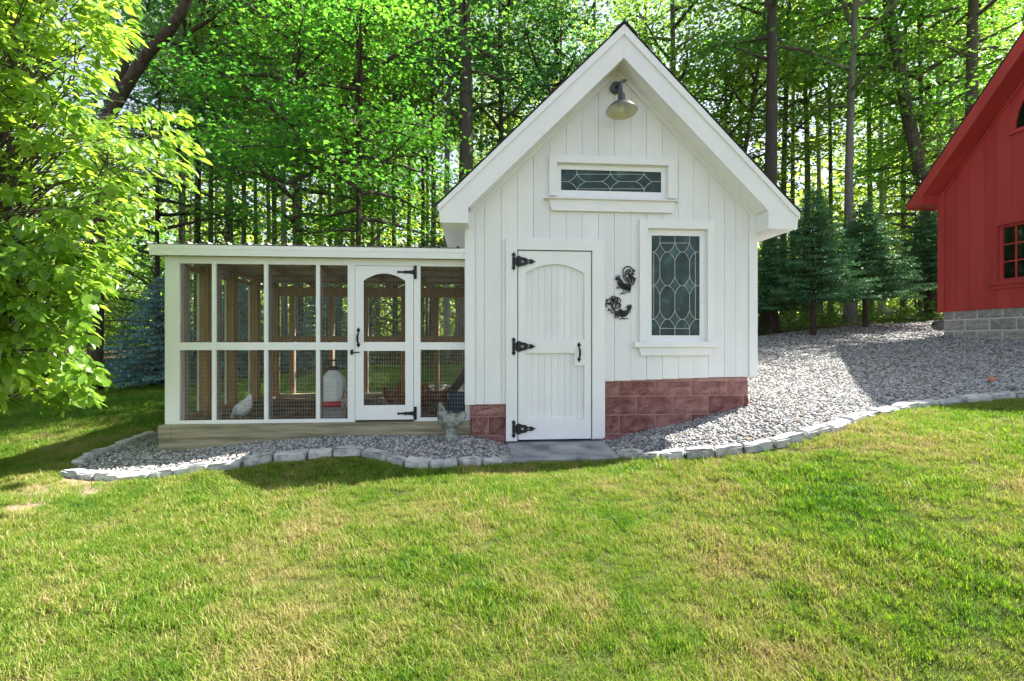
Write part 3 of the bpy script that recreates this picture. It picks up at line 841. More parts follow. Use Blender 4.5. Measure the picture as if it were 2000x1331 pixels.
def mirror_outline(half): return half + [(x, -z) for x, z in half[::-1]]
def strap_hinge(parent, u, z, wp, sgn=1, L=.19):
    """decorative black strap hinge: scalloped jamb plate, knuckle and tapering pierced strap"""
    k = L / .19
    pl = [(-.018, -.098), (-.006, -.082), (.012, -.082), (.018, -.07), (.010, -.045), (.010, -.03), (.018, -.02), (.018, .02), (.010, .03), (.010, .045), (.018, .07), (.012, .082), (-.006, .082), (-.018, .098)]
    pl = [(-.045 + a_, b_) for a_, b_ in [(0, -.10), (.012, -.082), (.02, -.078), (.02, -.062), (.012, -.05), (.016, -.035), (.02, -.03), (.02, .03), (.016, .035), (.012, .05), (.02, .062), (.02, .078), (.012, .082), (0, .10), (-.012, .082), (-.02, .078), (-.02, .062), (-.012, .05), (-.016, .035), (-.016, -.035), (-.012, -.05), (-.02, -.062), (-.02, -.078), (-.012, -.082)]]
    half = [(.0, .058), (.012, .06), (.022, .052), (.035, .048), (.05, .044), (.06, .040), (.075, .042), (.088, .036), (.1, .024), (.112, .02), (.126, .022), (.14, .026), (.152, .022), (.162, .012), (.19, 0)]
    full = half + [(x, -z_) for x, z_ in half[-2::-1]]
    o = bpy.data.objects
    h = MB().prism([(u + sgn * k * a_, z + k * b_) for a_, b_ in (pl if sgn > 0 else pl[::-1])], wp - .006, wp)
    # strap as two ribs round the piercings: cut as separate outline pieces
    cut = [(.028, .02), (.062, .012), (.066, 0), (.062, -.012), (.028, -.02), (.036, 0)]
    def seg(zf, x0, x1):
        return 0
    top = half; n_ = len(top)
    def band(lo, hi, x0, x1):
        xs_ = np.linspace(x0, x1, 8)
        up = [np.interp(x, [p[0] for p in half], [p[1] for p in half]) for x in xs_]
        return [(x, hi(x, uu)) for x, uu in zip(xs_, up)], [(x, lo(x, uu)) for x, uu in zip(xs_, up)]
    for (x0, x1, inner) in ((0, .03, 0), (.03, .066, .014), (.066, .098, 0), (.098, .124, .008), (.124, .19, 0)):
        for sg in (1, -1):
            xs_ = np.linspace(x0, x1, 7)
            up = [float(np.interp(x, [p[0] for p in half], [p[1] for p in half])) for x in xs_]
            inn = [inner * (1 - abs(2 * (x - x0) / (x1 - x0) - 1)) ** .5 if inner else 0 for x in xs_]
            poly = [(x, sg * i_) for x, i_ in zip(xs_, inn)] + [(x, sg * max(v, i_ + .0005)) for x, v, i_ in zip(xs_[::-1], up[::-1], inn[::-1])]
            pp = [(u + sgn * k * x, z + k * y) for x, y in poly]
            if sg * sgn < 0: pp = pp[::-1]
            h.prism(pp, wp - .006, wp)
    h.tube([(u - sgn * k * .014, wp - .006, z - .05 * k), (u - sgn * k * .014, wp - .006, z + .05 * k)], .009 * k, 8)
    return h.build('hinge', M['black'], parent)
for py in (512, 677, 837):
    strap_hinge(door, SU(1011), SZ(1011, py), -.0345)

def pull_handle(parent, u, z0, z1, wp):
    b = MB(); h = z1 - z0
    for zc_, sg in ((z0, -1), (z1, 1)):
        b.prism([(u + a_, zc_ + sg * c) for a_, c in ((0, .02), (.012, .0), (.02, -.012), (.012, -.024), (.006, -.034), (-.006, -.034), (-.012, -.024), (-.02, -.012), (-.012, 0))][::-sg], wp - .006, wp)
    pts = []; rad = []
    for k in range(11):
        f = k / 10; pts.append((u, wp - .004 - .045 * math.sin(math.pi * f) ** .6, z0 - .02 + (h + .0) * f * 1.0 + .02 * f * 0 + .02 * (1 - f) * 2 - .02 * f))
        rad.append(.008 + .004 * math.sin(math.pi * f))
    b.tube(pts, rad, 8)
    return b.build('handle', M['black'], parent, smooth=True)
pull_handle(door, SU(1130), SZ(1130, 704), SZ(1130, 672), w0 - .0005)

# ---------------------------------------------------------------- stained glass windows
def window(px, glass, casing, sill, apron, lines, label):
    """casing / opening / glass in photo pixels"""
    a_, c, zb, zt = rect(*px)
    win = MB()
    g0, gz1 = S(glass[0], glass[1], .03); g1, gz0 = S(glass[2], glass[3], .03)
    t_ = MB().box(a_ - .004, c + .004, .05, .065, zb - .004, zt + .004).build('window', M['vinyl'], shed)
    # sash ring
    b = MB()
    for q in ((a_, g0, zb, zt), (g1, c, zb, zt), (g0, g1, zb, gz0), (g0, g1, gz1, zt)):
        b.box(q[0], q[1], .020, .0495, q[2], q[3])
    b.build('sash', M['vinyl'], t_)
    box('pane', M['stained'], t_, g0 - .004, g1 + .004, .034, .042, gz0 - .004, gz1 + .004)
    o0, oz1 = S(casing[0], casing[1]); o1, _ = S(casing[2], casing[3])
    box('casing', M['white2'], t_, o0, a_ - .001, -.03, -.002, zb - .003, oz1)
    box('casing', M['white2'], t_, c + .001, o1, -.03, -.002, zb - .003, oz1)
    box('casing', M['white2'], t_, a_ - .0005, c + .0005, -.03, -.002, zt + .001, oz1)
    # reveal lining
    for q in ((a_ - .001, a_ + .006, zb, zt), (c - .006, c + .001, zb, zt), (a_ + .006, c - .006, zt - .006, zt)):
        box('jamb', M['white2'], t_, q[0], q[1], -.0018, .0195, q[2], q[3])
    s0, sz1 = S(sill[0], sill[1], -.06); s1, sz0 = S(sill[2], sill[3], -.06)
    box('sill', M['white2'], t_, s0, s1, -.062, .019, sz0, min(sz1, zb - .0035))
    p0, p1 = SU(apron[0], -.03), SU(apron[2], -.03); az0 = SZ(apron[0], apron[3], -.03)
    MB().prism([(p0 + .03, az0), (p1 - .03, az0), (p1, sz0 - .0005), (p0, sz0 - .0005)], -.034, -.002).build('apron', M['white2'], t_)
    segs = []
    for ln in lines:
        P = [S(q[0], q[1], .03) for q in ln]
        for q0, q1 in zip(P[:-1], P[1:]):
            segs.append(((q0[0], .032, q0[1]), (q1[0], .032, q1[1])))
    V, Fc = wires(segs, .0042)
    link('came', np_mesh('came', V, Fc), M['lead'], t_)
    return t_
def concave(cx, cy, hx, hy, k=.62):
    """four inward-curving sides of a diamond"""
    out = []
    tips = [(cx, cy - hy), (cx + hx, cy), (cx, cy + hy), (cx - hx, cy)]
    for i in range(4):
        p, q = tips[i], tips[(i + 1) % 4]
        mx_, my_ = (p[0] + q[0]) / 2, (p[1] + q[1]) / 2
        ctl = (cx + (mx_ - cx) * k, cy + (my_ - cy) * k)
        out.append([((1 - f) ** 2 * p[0] + 2 * f * (1 - f) * ctl[0] + f * f * q[0], (1 - f) ** 2 * p[1] + 2 * f * (1 - f) * ctl[1] + f * f * q[1]) for f in np.linspace(0, 1, 7)])
    return out
# tall window, traced in a crop of the photo (x: 1150 + .2404 c, y: 400 + .2404 c)
L1 = []
for cy in (385, 658, 932):
    for cx in (578, 700, 820): L1 += concave(cx, cy, 47, 74)
    L1 += [[(625, cy), (653, cy)], [(747, cy), (773, cy)], [(505, cy), (531, cy)], [(867, cy), (899, cy)]]
for cx in (578, 700, 820):
    L1 += [[(cx, 250), (cx, 312)], [(cx, 459), (cx, 584)], [(cx, 732), (cx, 858)], [(cx, 1006), (cx, 1065)]]
L1 += [[(578, 312), (820, 312)], [(578, 1006), (820, 1006)], [(527, 388), (527, 930)], [(867, 388), (867, 930)]]
L1 = [[(1150 + .2404 * x, 400 + .2404 * y) for x, y in l] for l in L1]
wbig = window((1264, 447, 1380, 667), (1272, 460.5, 1366, 655.5), (1248, 430, 1393, 668), (1240, 668, 1403, 678), (1247, 678, 1394, 695), L1, '')
L2 = []
for cx in (1382, 1575, 1770):
    L2 += concave(cx, 1050, 50, 46); L2 += [[(cx, 976), (cx, 1005)], [(cx, 1095), (cx, 1118)]]
for a_, c in ((1285, 1332), (1432, 1525), (1625, 1720), (1820, 1868)): L2 += [[(a_, 1050), (c, 1050)]]
L2 += [[(1382, 1008), (1770, 1008)], [(1382, 1092), (1770, 1092)]]
L2 = [[(660 + .338 * x, .338 * y) for x, y in l] for l in L2]
wsm = window((1087, 319, 1303, 388), (1095.5, 331.5, 1291, 377), (1072, 304, 1320, 390), (1063, 386, 1328, 393), (1072, 393, 1319, 411), L2, '')
# bevelled diamond pieces of the tall window
for cy in (385, 658, 932):
    for cx in (578, 700, 820):
        outl = [p for l in concave(cx, cy, 40, 64) for p in l[:-1]]
        P = [S(1150 + .2404 * x, 400 + .2404 * y, .03) for x, y in outl]
        MB().prism(P[::-1], .0325, .0338).build('bevelled_piece', M['bevel'], wbig)

# ---------------------------------------------------------------- gooseneck lamp on the gable
lu, lz = S(1203, 172, -.02)
lamp = thing('wall_lamp', 'black gooseneck barn lamp with white inner shade under the gable peak', 'lamp', SW(lu, -.003, lz), TH)
MB().add(*(lambda b: (b.v, b.f))(MB().prism([(.062 * math.cos(q), .062 * math.sin(q)) for q in np.linspace(0, 2 * math.pi, 20, endpoint=False)][::-1], -.035, 0))).build('back_plate', M['lampblack'], lamp)
su, sz = S(1214, 217, -.26); du, dz_ = su - lu, sz - lz        # centre of the shade's rim
pts = [(0, -.03, .0), (.005, -.06, .004), (.014, -.10, .008), (.03, -.15, .0), (.045, -.20, -.02), (du - .004, -.24, -.065), (du, -.25, dz_ + .20), (du, -.255, dz_ + .16)]
MB().tube(pts, .016, 10).build('arm', M['lampblack'], lamp, smooth=True)
prof = [(.020, .185), (.034, .18), (.038, .165), (.040, .10), (.046, .085), (.075, .075), (.105, .062), (.125, .045), (.145, .018), (.158, 0), (.160, -.004)]
sh = MB().lathe(prof, 32).build('shade', M['lampblack'], lamp, smooth=True, loc=(du, -.257, dz_), rot=(R(-6), R(2), 0))
inner = [(r_ - .003, z_ - .003) for r_, z_ in prof[3:]]
MB().lathe([(.001, .095)] + inner, 32).build('shade_inside', M['lampwhite'], sh, smooth=True)
MB().lathe([(.001, -.002), (.02, .004), (.03, .022), (.03, .04), (.02, .065), (.015, .085)], 16).build('bulb', M['vinyl'], sh, smooth=True)

# ---------------------------------------------------------------- wall roosters (cut metal)
def rooster(ref, label, strokes, plates):
    # traced in a crop of the photo (x: 1160 + .10515 c, y: 500 + .10518 c)
    conv = lambda p: S(1160 + .10515 * p[0], 500 + .10518 * p[1])
    ru, rz_ = conv(ref)
    t = thing('metal_rooster', label, 'wall ornament', SW(ru, -.001, rz_), TH, 'black metal roosters on the shed wall')
    L = lambda p: (conv(p)[0] - ru, conv(p)[1] - rz_)
    def smooth_line(st):
        P = [Vector(L(p)) for p in st]; out = []
        for i in range(len(P) - 1):
            p0, p1, p2, p3 = P[max(i - 1, 0)], P[i], P[i + 1], P[min(i + 2, len(P) - 1)]
            for k in range(5):
                f = k / 5
                out.append(.5 * ((2 * p1) + (p2 - p0) * f + (2 * p0 - 5 * p1 + 4 * p2 - p3) * f * f + (3 * p1 - p0 - 3 * p2 + p3) * f ** 3))
        return out + [P[-1]]
    for name, sts, rad in strokes:
        b = MB()
        for st in sts:
            pts = [(q.x, -.012, q.y) for q in smooth_line(st)]
            b.tube(pts, [rad * (.55 + .45 * math.sin(math.pi * (.12 + .8 * (1 - i / len(pts))))) for i in range(len(pts))], 6)
        b.build(name, M['black'], t, smooth=True)
    for name, pl in plates:
        P = [L(p) for p in pl]
        area = sum(P[i][0] * P[(i + 1) % len(P)][1] - P[(i + 1) % len(P)][0] * P[i][1] for i in range(len(P)))
        if area > 0: P = P[::-1]
        MB().prism(P, -.016, -.006).build(name, M['black'], t)
    MB().box(-.01, .01, -.007, -.0, -.01, .01).build('mount', M['black'], t)
    return t
rooster((580, 560), 'black metal rooster ornament facing left, upper of the two on the shed wall',
    [('tail_feather', [[(600, 500), (555, 430), (535, 340), (540, 260), (590, 208), (660, 210), (712, 262), (715, 310), (670, 345), (615, 310), (600, 265)],
                       [(640, 510), (590, 420), (575, 360), (590, 290), (640, 260), (675, 285), (655, 305), (630, 290)],
                       [(560, 385), (580, 350), (640, 355), (700, 380), (745, 430), (740, 500), (690, 560)],
                       [(600, 420), (650, 390), (690, 440), (690, 500), (650, 540)], [(610, 410), (630, 450), (630, 500)],
                       [(650, 395), (665, 440), (660, 500)], [(690, 560), (735, 480), (700, 400), (640, 370)],
                       [(715, 300), (750, 290), (735, 265), (715, 275)], [(700, 370), (715, 330), (750, 355)], [(720, 420), (750, 440), (770, 415)]], .0064),
     ('leg', [[(540, 640), (550, 690), (470, 715)], [(550, 690), (580, 715)], [(550, 690), (500, 695)], [(480, 600), (430, 590), (420, 570)], [(430, 590), (430, 625)], [(600, 650), (580, 690)], [(630, 650), (620, 690)], [(660, 640), (655, 690)]], .0045),
     ('comb', [[(430, 420), (405, 395), (410, 370)], [(440, 415), (440, 380), (460, 355)], [(450, 420), (470, 390), (500, 380)], [(420, 430), (395, 420), (390, 440)]], .0048)],
    [('body', [(395, 430), (420, 400), (470, 405), (510, 450), (545, 505), (600, 520), (660, 510), (690, 560), (680, 620), (665, 660), (620, 640), (575, 640), (520, 620), (470, 580), (440, 540), (425, 500), (450, 470), (435, 455), (410, 460)]),
     ('wing', [(480, 530), (540, 535), (600, 560), (660, 570), (675, 640), (640, 650), (560, 620), (500, 600)])])
rooster((520, 1060), 'black metal rooster ornament facing right, lower of the two on the shed wall',
    [('tail_feather', [[(400, 1060), (350, 1010), (320, 940), (300, 870), (320, 830), (350, 860), (330, 895), (300, 870)],
                       [(420, 1040), (360, 980), (345, 900), (360, 840), (330, 800), (270, 810), (230, 850), (240, 880)],
                       [(380, 1000), (400, 930), (380, 850), (340, 790), (290, 800)], [(430, 990), (400, 940), (440, 890), (485, 900), (480, 960), (440, 985)],
                       [(470, 880), (490, 840), (460, 790), (400, 770), (350, 750), (310, 780)], [(440, 880), (440, 820), (400, 780), (350, 790)],
                       [(420, 900), (410, 830), (370, 800)], [(330, 920), (280, 880), (220, 890), (210, 930), (245, 950)], [(215, 900), (260, 900), (285, 900)],
                       [(400, 1060), (330, 1060), (300, 1010), (265, 990), (265, 1025)], [(440, 960), (460, 920), (480, 905)], [(235, 850), (225, 830), (240, 805)]], .0064),
     ('leg', [[(520, 1130), (540, 1165), (640, 1168)], [(540, 1165), (460, 1178)], [(540, 1165), (560, 1185)], [(440, 1110), (430, 1165)], [(410, 1110), (395, 1165)], [(390, 1095), (375, 1150)]], .0045),
     ('comb', [[(640, 950), (610, 940), (585, 960)], [(650, 940), (630, 920), (620, 910)], [(660, 935), (670, 910), (680, 915)], [(670, 950), (690, 930), (685, 915)], [(670, 1030), (668, 1055)], [(675, 965), (705, 965)]], .005)],
    [('body', [(380, 1090), (410, 1040), (470, 1000), (510, 985), (520, 1020), (560, 1015), (600, 1010), (620, 985), (610, 955), (630, 925), (680, 930), (690, 970), (675, 1010), (650, 1030), (640, 1070), (600, 1120), (540, 1140), (480, 1130), (430, 1120)]),
     ('wing', [(430, 1030), (500, 1010), (560, 1050), (530, 1090), (470, 1090), (440, 1070)])])

# ================================================================ RED BARN
BY = 9.11; BX = (1837 - CX) / F * BY
barn = thing('barn', 'red plank barn with grey block foundation at the right edge', 'barn', (BX, BY, 0), TH)
# local axes: x to the right (into the barn), y away; gable wall lies in x = 0 from y = 0 (far corner) to y = -5.3
BL = -5.3; RID = BL / 2
zSid = 1.60; zEw = 3.92; pit = 1.06
def zr(y, d=0): return zEw + (abs(RID) - abs(y - RID)) * pit - d
wv = [-.0 - 5.3 * k / 20 for k in range(21)]
def wy(px, xl=0.0):
    a_ = (px - CX) / F
    # point on wall plane local x = xl: world = B + xl*U + y*W
    y_ = (a_ * (BY + xl * s_) - BX - xl * c_) / (-s_ - a_ * c_)
    return y_, BY + xl * s_ + y_ * c_
def wz(px, py, xl=0.0):
    y_, d = wy(px, xl); return CZ + (CY - py) / F * d
wa, wb = wy(1951)[0], wy(1951)[0] - 1.25
wz1 = wz(1960, 440); wz0 = wz(1955, 551)
core = MB()
hole = (wb, wa, wz0, wz1)
def bwall(y0, y1, x0, x1, b=None):
    b = b or MB(); ysx = sorted({y0, y1} | {v for v in (wb, wa, RID) if y0 < v < y1})
    for a_, c in zip(ysx[:-1], ysx[1:]):
        m = (a_ + c) / 2
        if wb <= m <= wa:
            b.box(x0, x1, a_, c, zSid, wz0); zl = wz1
        else: zl = zSid
        b.prismx([(a_, zl), (c, zl), (c, zr(c, .02)), (a_, zr(a_, .02))], x0, x1)
    return b
bw = bwall(BL, -.06, .024, .08).build('gable_wall', M['barn_red'], barn)
pw = [0.0] + list(np.cumsum([.06] + [random.choice((.19, .24, .29)) for _ in range(30)]))
for k in range(len(pw) - 1):
    y1, y0 = -pw[k], -pw[k + 1]
    if y1 < BL: break
    y0 = max(y0, BL)
    bwall(y0 + .0025, y1 - .0025, random.uniform(-.001, .0015), .0235).build('plank', M['barn_red'], bw)
box('corner_board', M['barn_red'], bw, -.022, -.0015, -.085, .02, zSid - .01, zr(0, .0) - .04)
box('corner_board', M['barn_red'], bw, -.0215, .1, .0205, .04, zSid - .01, zEw)
box('back_wall', M['barn_red'], barn, .081, 6.5, -.06, -.0, zSid, zEw)
box('side_wall', M['barn_red'], barn, .081, 6.5, BL, BL + .06, zSid, zEw)
MB().prismx([(BL, zSid), (0, zSid), (0, zEw - .02), (RID, zr(RID, .02)), (BL, zEw - .02)], 6.501, 6.56).build('end_wall', M['barn_red'], barn)
# roof
ov = .36; ro_ = -.36
prf = [(ov, zEw - ov * pit + .10), (RID, zr(RID) + .10), (BL - ov, zEw - ov * pit + .10), (BL - ov, zEw - ov * pit + .17), (RID, zr(RID) + .17), (ov, zEw - ov * pit + .17)]
br = MB().prismx(prf, ro_ + .03, 6.9).build('roof', M['barn_red'], barn)
for sgn in (1, -1):
    for k in range(16):
        f0_, f1_ = k / 16, min((k + 1.1) / 16, 1.01)
        hwB = abs(RID) + ov
        p = lambda f, d: (RID + sgn * hwB * f, zr(RID) + .17 - hwB * pit * f + d)
        q = [p(f0_, .004), p(f1_, .014), p(f1_, .022), p(f0_, .014)]
        MB().prismx(q if sgn < 0 else q[::-1], ro_ - .012, 6.92).build('shingle_course', M['shingle'], br)
zlow = wz(1770, 409, ro_)
yt = ov - .004
for sgn, yE in ((1, yt), (-1, BL - yt)):
    yi = 0.02 if sgn > 0 else BL - .02
    f = lambda y: zr(y) + .168
    q = [(RID + sgn * .0008, zr(RID) + .165), (yE, zEw - (ov - .004) * pit + .165), (yE, zlow), (yi, zlow), (yi, zr(0 if sgn > 0 else BL) - .12), (RID + sgn * .0008, zr(RID) - .12)]
    MB().prismx(q if sgn > 0 else q[::-1], ro_, ro_ + .028).build('rake_board', M['barn_red'], br)
    q = [(RID + sgn * .0008, zr(RID) - .10), (yi, zEw - .10), (yi, zEw - .07), (RID + sgn * .0008, zr(RID) - .07)]
    MB().prismx(q if sgn > 0 else q[::-1], ro_ + .0285, -.001).build('rake_soffit', M['barn_red'], br)
    q = [(RID + sgn * .0008, zr(RID) - .102), (yi - sgn * .03, zEw - .102), (yi - sgn * .03, zEw - .17), (RID + sgn * .0008, zr(RID) - .17)]
    MB().prismx(q if sgn > 0 else q[::-1], -.018, -.0015).build('frieze_board', M['barn_red'], br)
    q = [(yi, zlow + .003), (yE - sgn * .02, zlow + .003), (yE - sgn * .02, zEw - ov * pit + .09), (yi, zEw + .09)]
    MB().prismx(q if sgn > 0 else q[::-1], ro_ + .0285, 6.4).build('eave_box', M['barn_red'], br)
# foundation
fb = box('foundation', M['mortar_grey'], barn, .027, 6.4, BL + .04, -.04, .3, zSid + .03)
gz = [1.60, wz(1880, 624.5), wz(1880, 646.5)]; hgt_ = gz[1] - gz[2]
tops = [zSid + .03, gz[1], gz[1] - hgt_, gz[1] - 2 * hgt_, gz[1] - 3 * hgt_]; BLKL = hgt_ * 2
for k in range(4):
    y1 = -.03; first = True
    while y1 > BL:
        L = BLKL * (.5 if (first and k % 2 == 0) else 1); y0 = max(y1 - L, BL)
        o = link('block', split_block(y1 - y0 - .022, tops[k] - tops[k + 1] - .02, .04, _br), M['grey_block'], fb)
        o.location = (.024, y1 - .011, tops[k + 1] + .01); o.rotation_euler = (0, 0, R(-90))
        y1 = y0; first = False
# square-paned window
ww = box('window', M['barn_red'], barn, .06, .075, wb, wa, wz0, wz1)
cw = .085
for q in ((wa + .001, wa + cw, wz0, wz1 + cw), (wb - cw, wb - .001, wz0, wz1 + cw), (wb - .0005, wa + .0005, wz1 + .001, wz1 + cw)):
    box('casing', M['barn_red'], ww, -.028, -.0015, q[0], q[1], q[2], q[3])
box('sill', M['barn_red'], ww, -.06, .05, wb - cw - .06, wa + cw + .05, wz0 - .05, wz0 - .001)
box('apron', M['barn_red'], ww, -.03, -.0015, wb - cw, wa + cw - .01, wz0 - .115, wz0 - .0505)
st = .045
for q in ((wa - st, wa, wz0, wz1), (wb, wb + st, wz0, wz1), (wb + st, wa - st, wz0, wz0 + st), (wb + st, wa - st, wz1 - st, wz1)):
    box('sash', M['barn_red'], ww, .018, .05, q[0], q[1], q[2], q[3])
nc, nr = 6, 3
pwid = (wa - wb - 2 * st) / nc; phe = (wz1 - wz0 - 2 * st) / nr
for i in range(1, nc): box('muntin', M['barn_red'], ww, .022, .05, wb + st + i * pwid - .011, wb + st + i * pwid + .011, wz0 + st, wz1 - st)
for j in range(1, nr):
    for i in range(nc):
        box('muntin', M['barn_red'], ww, .0225, .05, wb + st + i * pwid + .0115, wb + st + (i + 1) * pwid - .0115, wz0 + st + j * phe - .011, wz0 + st + j * phe + .011)
for i in range(nc):
    for j in range(nr):
        box('pane', M['pane'], ww, .036, .042, wb + st + i * pwid + .0112, wb + st + (i + 1) * pwid - .0112, wz0 + st + j * phe + .0112, wz0 + st + (j + 1) * phe - .0112)
# arched window near the ridge
ay0 = wy(1986)[0]; arad = ay0 - RID; az = wz(1986, 253)
aw = MB().prismx([(RID + arad * math.cos(q), az + arad * .8 * math.sin(q)) for q in np.linspace(0, math.pi, 25)], -.004, .001).build('arched_window', M['pane'], barn)
ring = [(RID + (arad + .09) * math.cos(q), az + (arad * .8 + .09) * math.sin(q)) for q in np.linspace(0, math.pi, 25)]
rin = [(RID + arad * math.cos(q), az + arad * .8 * math.sin(q)) for q in np.linspace(0, math.pi, 25)]
b = MB()
for i in range(24): b.prismx([rin[i], ring[i], ring[i + 1], rin[i + 1]], -.03, -.0015)
b.build('casing', M['barn_red'], aw)
box('sill', M['barn_red'], aw, -.035, -.0015, RID - arad - .1, RID + arad + .1, az - .06, az - .001)
# black drain pipe end at the far corner
MB().tube([(.03, .03, wz(1837, 636)), (.03, .12, wz(1837, 636))], .10, 20).build('drain_pipe', M['lampblack'], barn)
# ================================================================ WIRE RUN
run = thing('chicken_run', 'white framed wire mesh chicken run with ribbed metal roof', 'chicken run', SW(UL, RUN_W0), TH)
RD = RUN_W1 - RUN_W0
def X(px): return SU(px, RUN_W0) - UL
def Z(py, px=600): return SZ(px, py, RUN_W0)
xR = X(908) + .005
zTb1, zTb0 = Z(504), Z(517.5)                # top beam
zMr1, zMr0 = Z(669), Z(684)                  # middle rail
zBr1, zBr0 = Z(819), Z(826)                  # bottom rail
zSl0 = Z(851)                                # joint between the two sill timbers
wt, wd = .022, .06
def P_(name, mat, *b, par=None): return box(name, mat, par or run, *b)
# sill timbers
P_('sill_timber', M['timber'], X(341), X(918) + .0, -.05, .09, zSl0 + .002, zBr0 - .002)
P_('sill_timber', M['timber'], X(315), X(340.5), -.052, .35, zSl0 + .002, zBr0 - .004)
P_('sill_timber', M['timber'], X(316), X(917), -.046, .09, zSl0 - .14, zSl0 - .001)
P_('sill_timber', M['timber'], X(315) + .002, X(315) + .14, .351, RD + .05, zSl0 + .002, zBr0 - .004)
P_('sill_timber', M['timber'], X(315) + .002, X(315) + .138, .0901, RD + .05, zSl0 - .14, zSl0 - .001)
P_('sill_timber', M['timber'], X(315) + .141, xR, RD - .06, RD + .06, zSl0 + .002 + .02, zBr0 + .03)
P_('run_floor', M['bedding'], X(341), xR - .01, .0905, RD - .061, zSl0 - .16, zBr0 - .03)
# front boards (white) with lumber studs behind
xc1 = X(350)
P_('corner_post', M['white2'], 0, xc1, 0, wt, zBr0, zTb1)
P_('corner_post', M['white2'], -.0005, wt, wt + .0005, .11, zBr0, zTb1)
P_('stud', M['woodgrey'], xc1 - .001, xc1 + .036, wt + .001, wt + .09, zBr1, zTb0)
P_('stud', M['wood'], wt + .001, xc1 - .002, wt + .0013, .10, zBr0, zTb1)
P_('top_beam', M['white2'], xc1 + .0005, xR, .001, wt, zTb0, zTb1)
P_('top_plate', M['wood'], xc1 + .001, xR, wt + .001, wt + .04, zTb0 - .0, zTb1 + .03)
studs = [(413.6, 421.5), (515.5, 523), (617, 624.5), (679, 693.2), (808.5, 821)]
edges = [xc1]
for a_, c in studs:
    x0, x1 = X(a_), X(c)
    P_('stud_cover', M['white2'], x0, x1, .0005, wt, zBr1 + .0005, zMr0 - .0005)
    P_('stud_cover', M['white2'], x0, x1, .0005, wt, zMr1 + .0005, zTb0 - .0005)
    P_('stud', M['woodgrey'], x0 + .003, x0 + .041 if c - a_ < 10 else x1 - .003, wt + .001, wt + .09, zBr1, zTb0)
    edges += [x0, x1]
edges.append(xR)
bays = [(edges[2 * i], edges[2 * i + 1]) for i in range(len(edges) // 2)]       # 0-3 mesh bays, 4 = door, 5 = last bay
for i, (a_, c) in enumerate(bays):
    if i == 4: continue
    lo_ = a_ if i == 0 else a_ - 0
for (a_, c) in ((xc1 + .0005, X(679) - .0005), (X(821) + .0005, xR)):
    P_('middle_rail', M['white2'], a_, c, -.0005, wt - .001, zMr0, zMr1)
    P_('bottom_rail', M['white2'], a_, c, -.0005, wt - .001, zBr0, zBr1)
for q in ((X(679), X(693.2)), (X(808.5), X(821))):
    P_('stud_cover', M['white2'], q[0], q[1], -.0004, wt - .002, zMr0 - .0005, zMr1 + .0005)
    P_('stud_cover', M['white2'], q[0], q[1], -.0004, wt - .002, zBr0, zBr1 + .0005)
P_('end_trim', M['white2'], xR - .001, xR + .055, -.001, wt, zBr0 + .0, zTb1 - .002)

# wire: hexagon netting above, welded grid below
def hexnet(x0, x1, z0, z1, top=None, a=.0225, bq=.0115, hh=.0135):
    segs = []
    cs = a + bq
    for i in range(int((x1 - x0) / cs) + 2):
        cx = x0 + i * cs; off = hh if i % 2 else 0
        for j in range(int((z1 - z0) / (2 * hh)) + 2):
            cz = z0 + j * 2 * hh + off
            segs += [((cx - bq, cz + hh), (cx + bq, cz + hh)), ((cx + bq, cz + hh), (cx + a, cz)), ((cx + a, cz), (cx + bq, cz - hh))]
    A = np.array(segs)
    zt = np.full(len(A), z1) if top is None else top(A[:, :, 0].mean(1))
    k = (A[:, :, 0] > x0 - .003).all(1) & (A[:, :, 0] < x1 + .003).all(1) & (A[:, :, 1] > z0 - .003).all(1) & (A[:, :, 1].max(1) < zt + .003)
    A = A[k]; return A + np.random.default_rng(3).normal(0, .0006, A.shape)
def grid(x0, x1, z0, z1, px_=.027, pz_=.044):
    xs_ = np.arange(x0 + .012, x1, px_); zs_ = np.arange(z0 + .02, z1, pz_)
    return np.array([((x, z0), (x, z1)) for x in xs_] + [((x0, z), (x1, z)) for z in zs_])
def wiremesh(name, parts, mapf, r, parent=None):
    A = np.concatenate(parts); B = mapf(A)
    V, Fc = wires(B, r)
    return link(name, np_mesh(name, V, Fc), M['wire'], parent or run, kind='stuff')
front = lambda A: np.stack([A[..., 0], np.full(A.shape[:-1], wt + .0045), A[..., 1]], -1)
for nm, f in (('hexagon_netting', 0), ('welded_mesh', 1)):
    ps = []
    for i, (a_, c) in enumerate(bays):
        if i == 4: continue
        ps.append(hexnet(a_, c, zMr1, zTb0) if f == 0 else grid(a_, c, zBr1, zMr0))
    wiremesh(nm, ps, front, .0013 if f == 0 else .0012)

# left side wall
lpos = [.62, 1.22, 1.85, RD - .02]
zTb_b = zTb1 - .06
for k, y in enumerate(lpos):
    last = k == len(lpos) - 1
    P_('post', M['wood'], .024, .024 + (.10 if k % 2 == 0 or last else .09), y - .05, y + .045, zBr0, zTb1 - .03 * y / RD)
    P_('stud_cover', M['white2'], 0.0, .0215, y - .055, y + .05, zBr0, zTb1 - .05)
for (z0, z1) in ((zTb0 - .03, zTb1 - .06), (zMr0, zMr1), (zBr0, zBr1 + .01)):
    pr = .111
    for y in lpos:
        P_('side_rail', M['white2'], .0, .021, pr + .0005, y - .0555, z0, z1)
        P_('side_rail', M['wood'], .0235, .062, pr + .0005, y - .0505, z0, z1 + .01)
        pr = y + .0505
sidef = lambda A: np.stack([np.full(A.shape[:-1], .0225), A[..., 0], A[..., 1]], -1)
wiremesh('hexagon_netting', [hexnet(.11, RD, zMr1, zTb0 - .03)], sidef, .0006)
wiremesh('welded_mesh', [grid(.11, RD, zBr1, zMr0)], sidef, .0006)
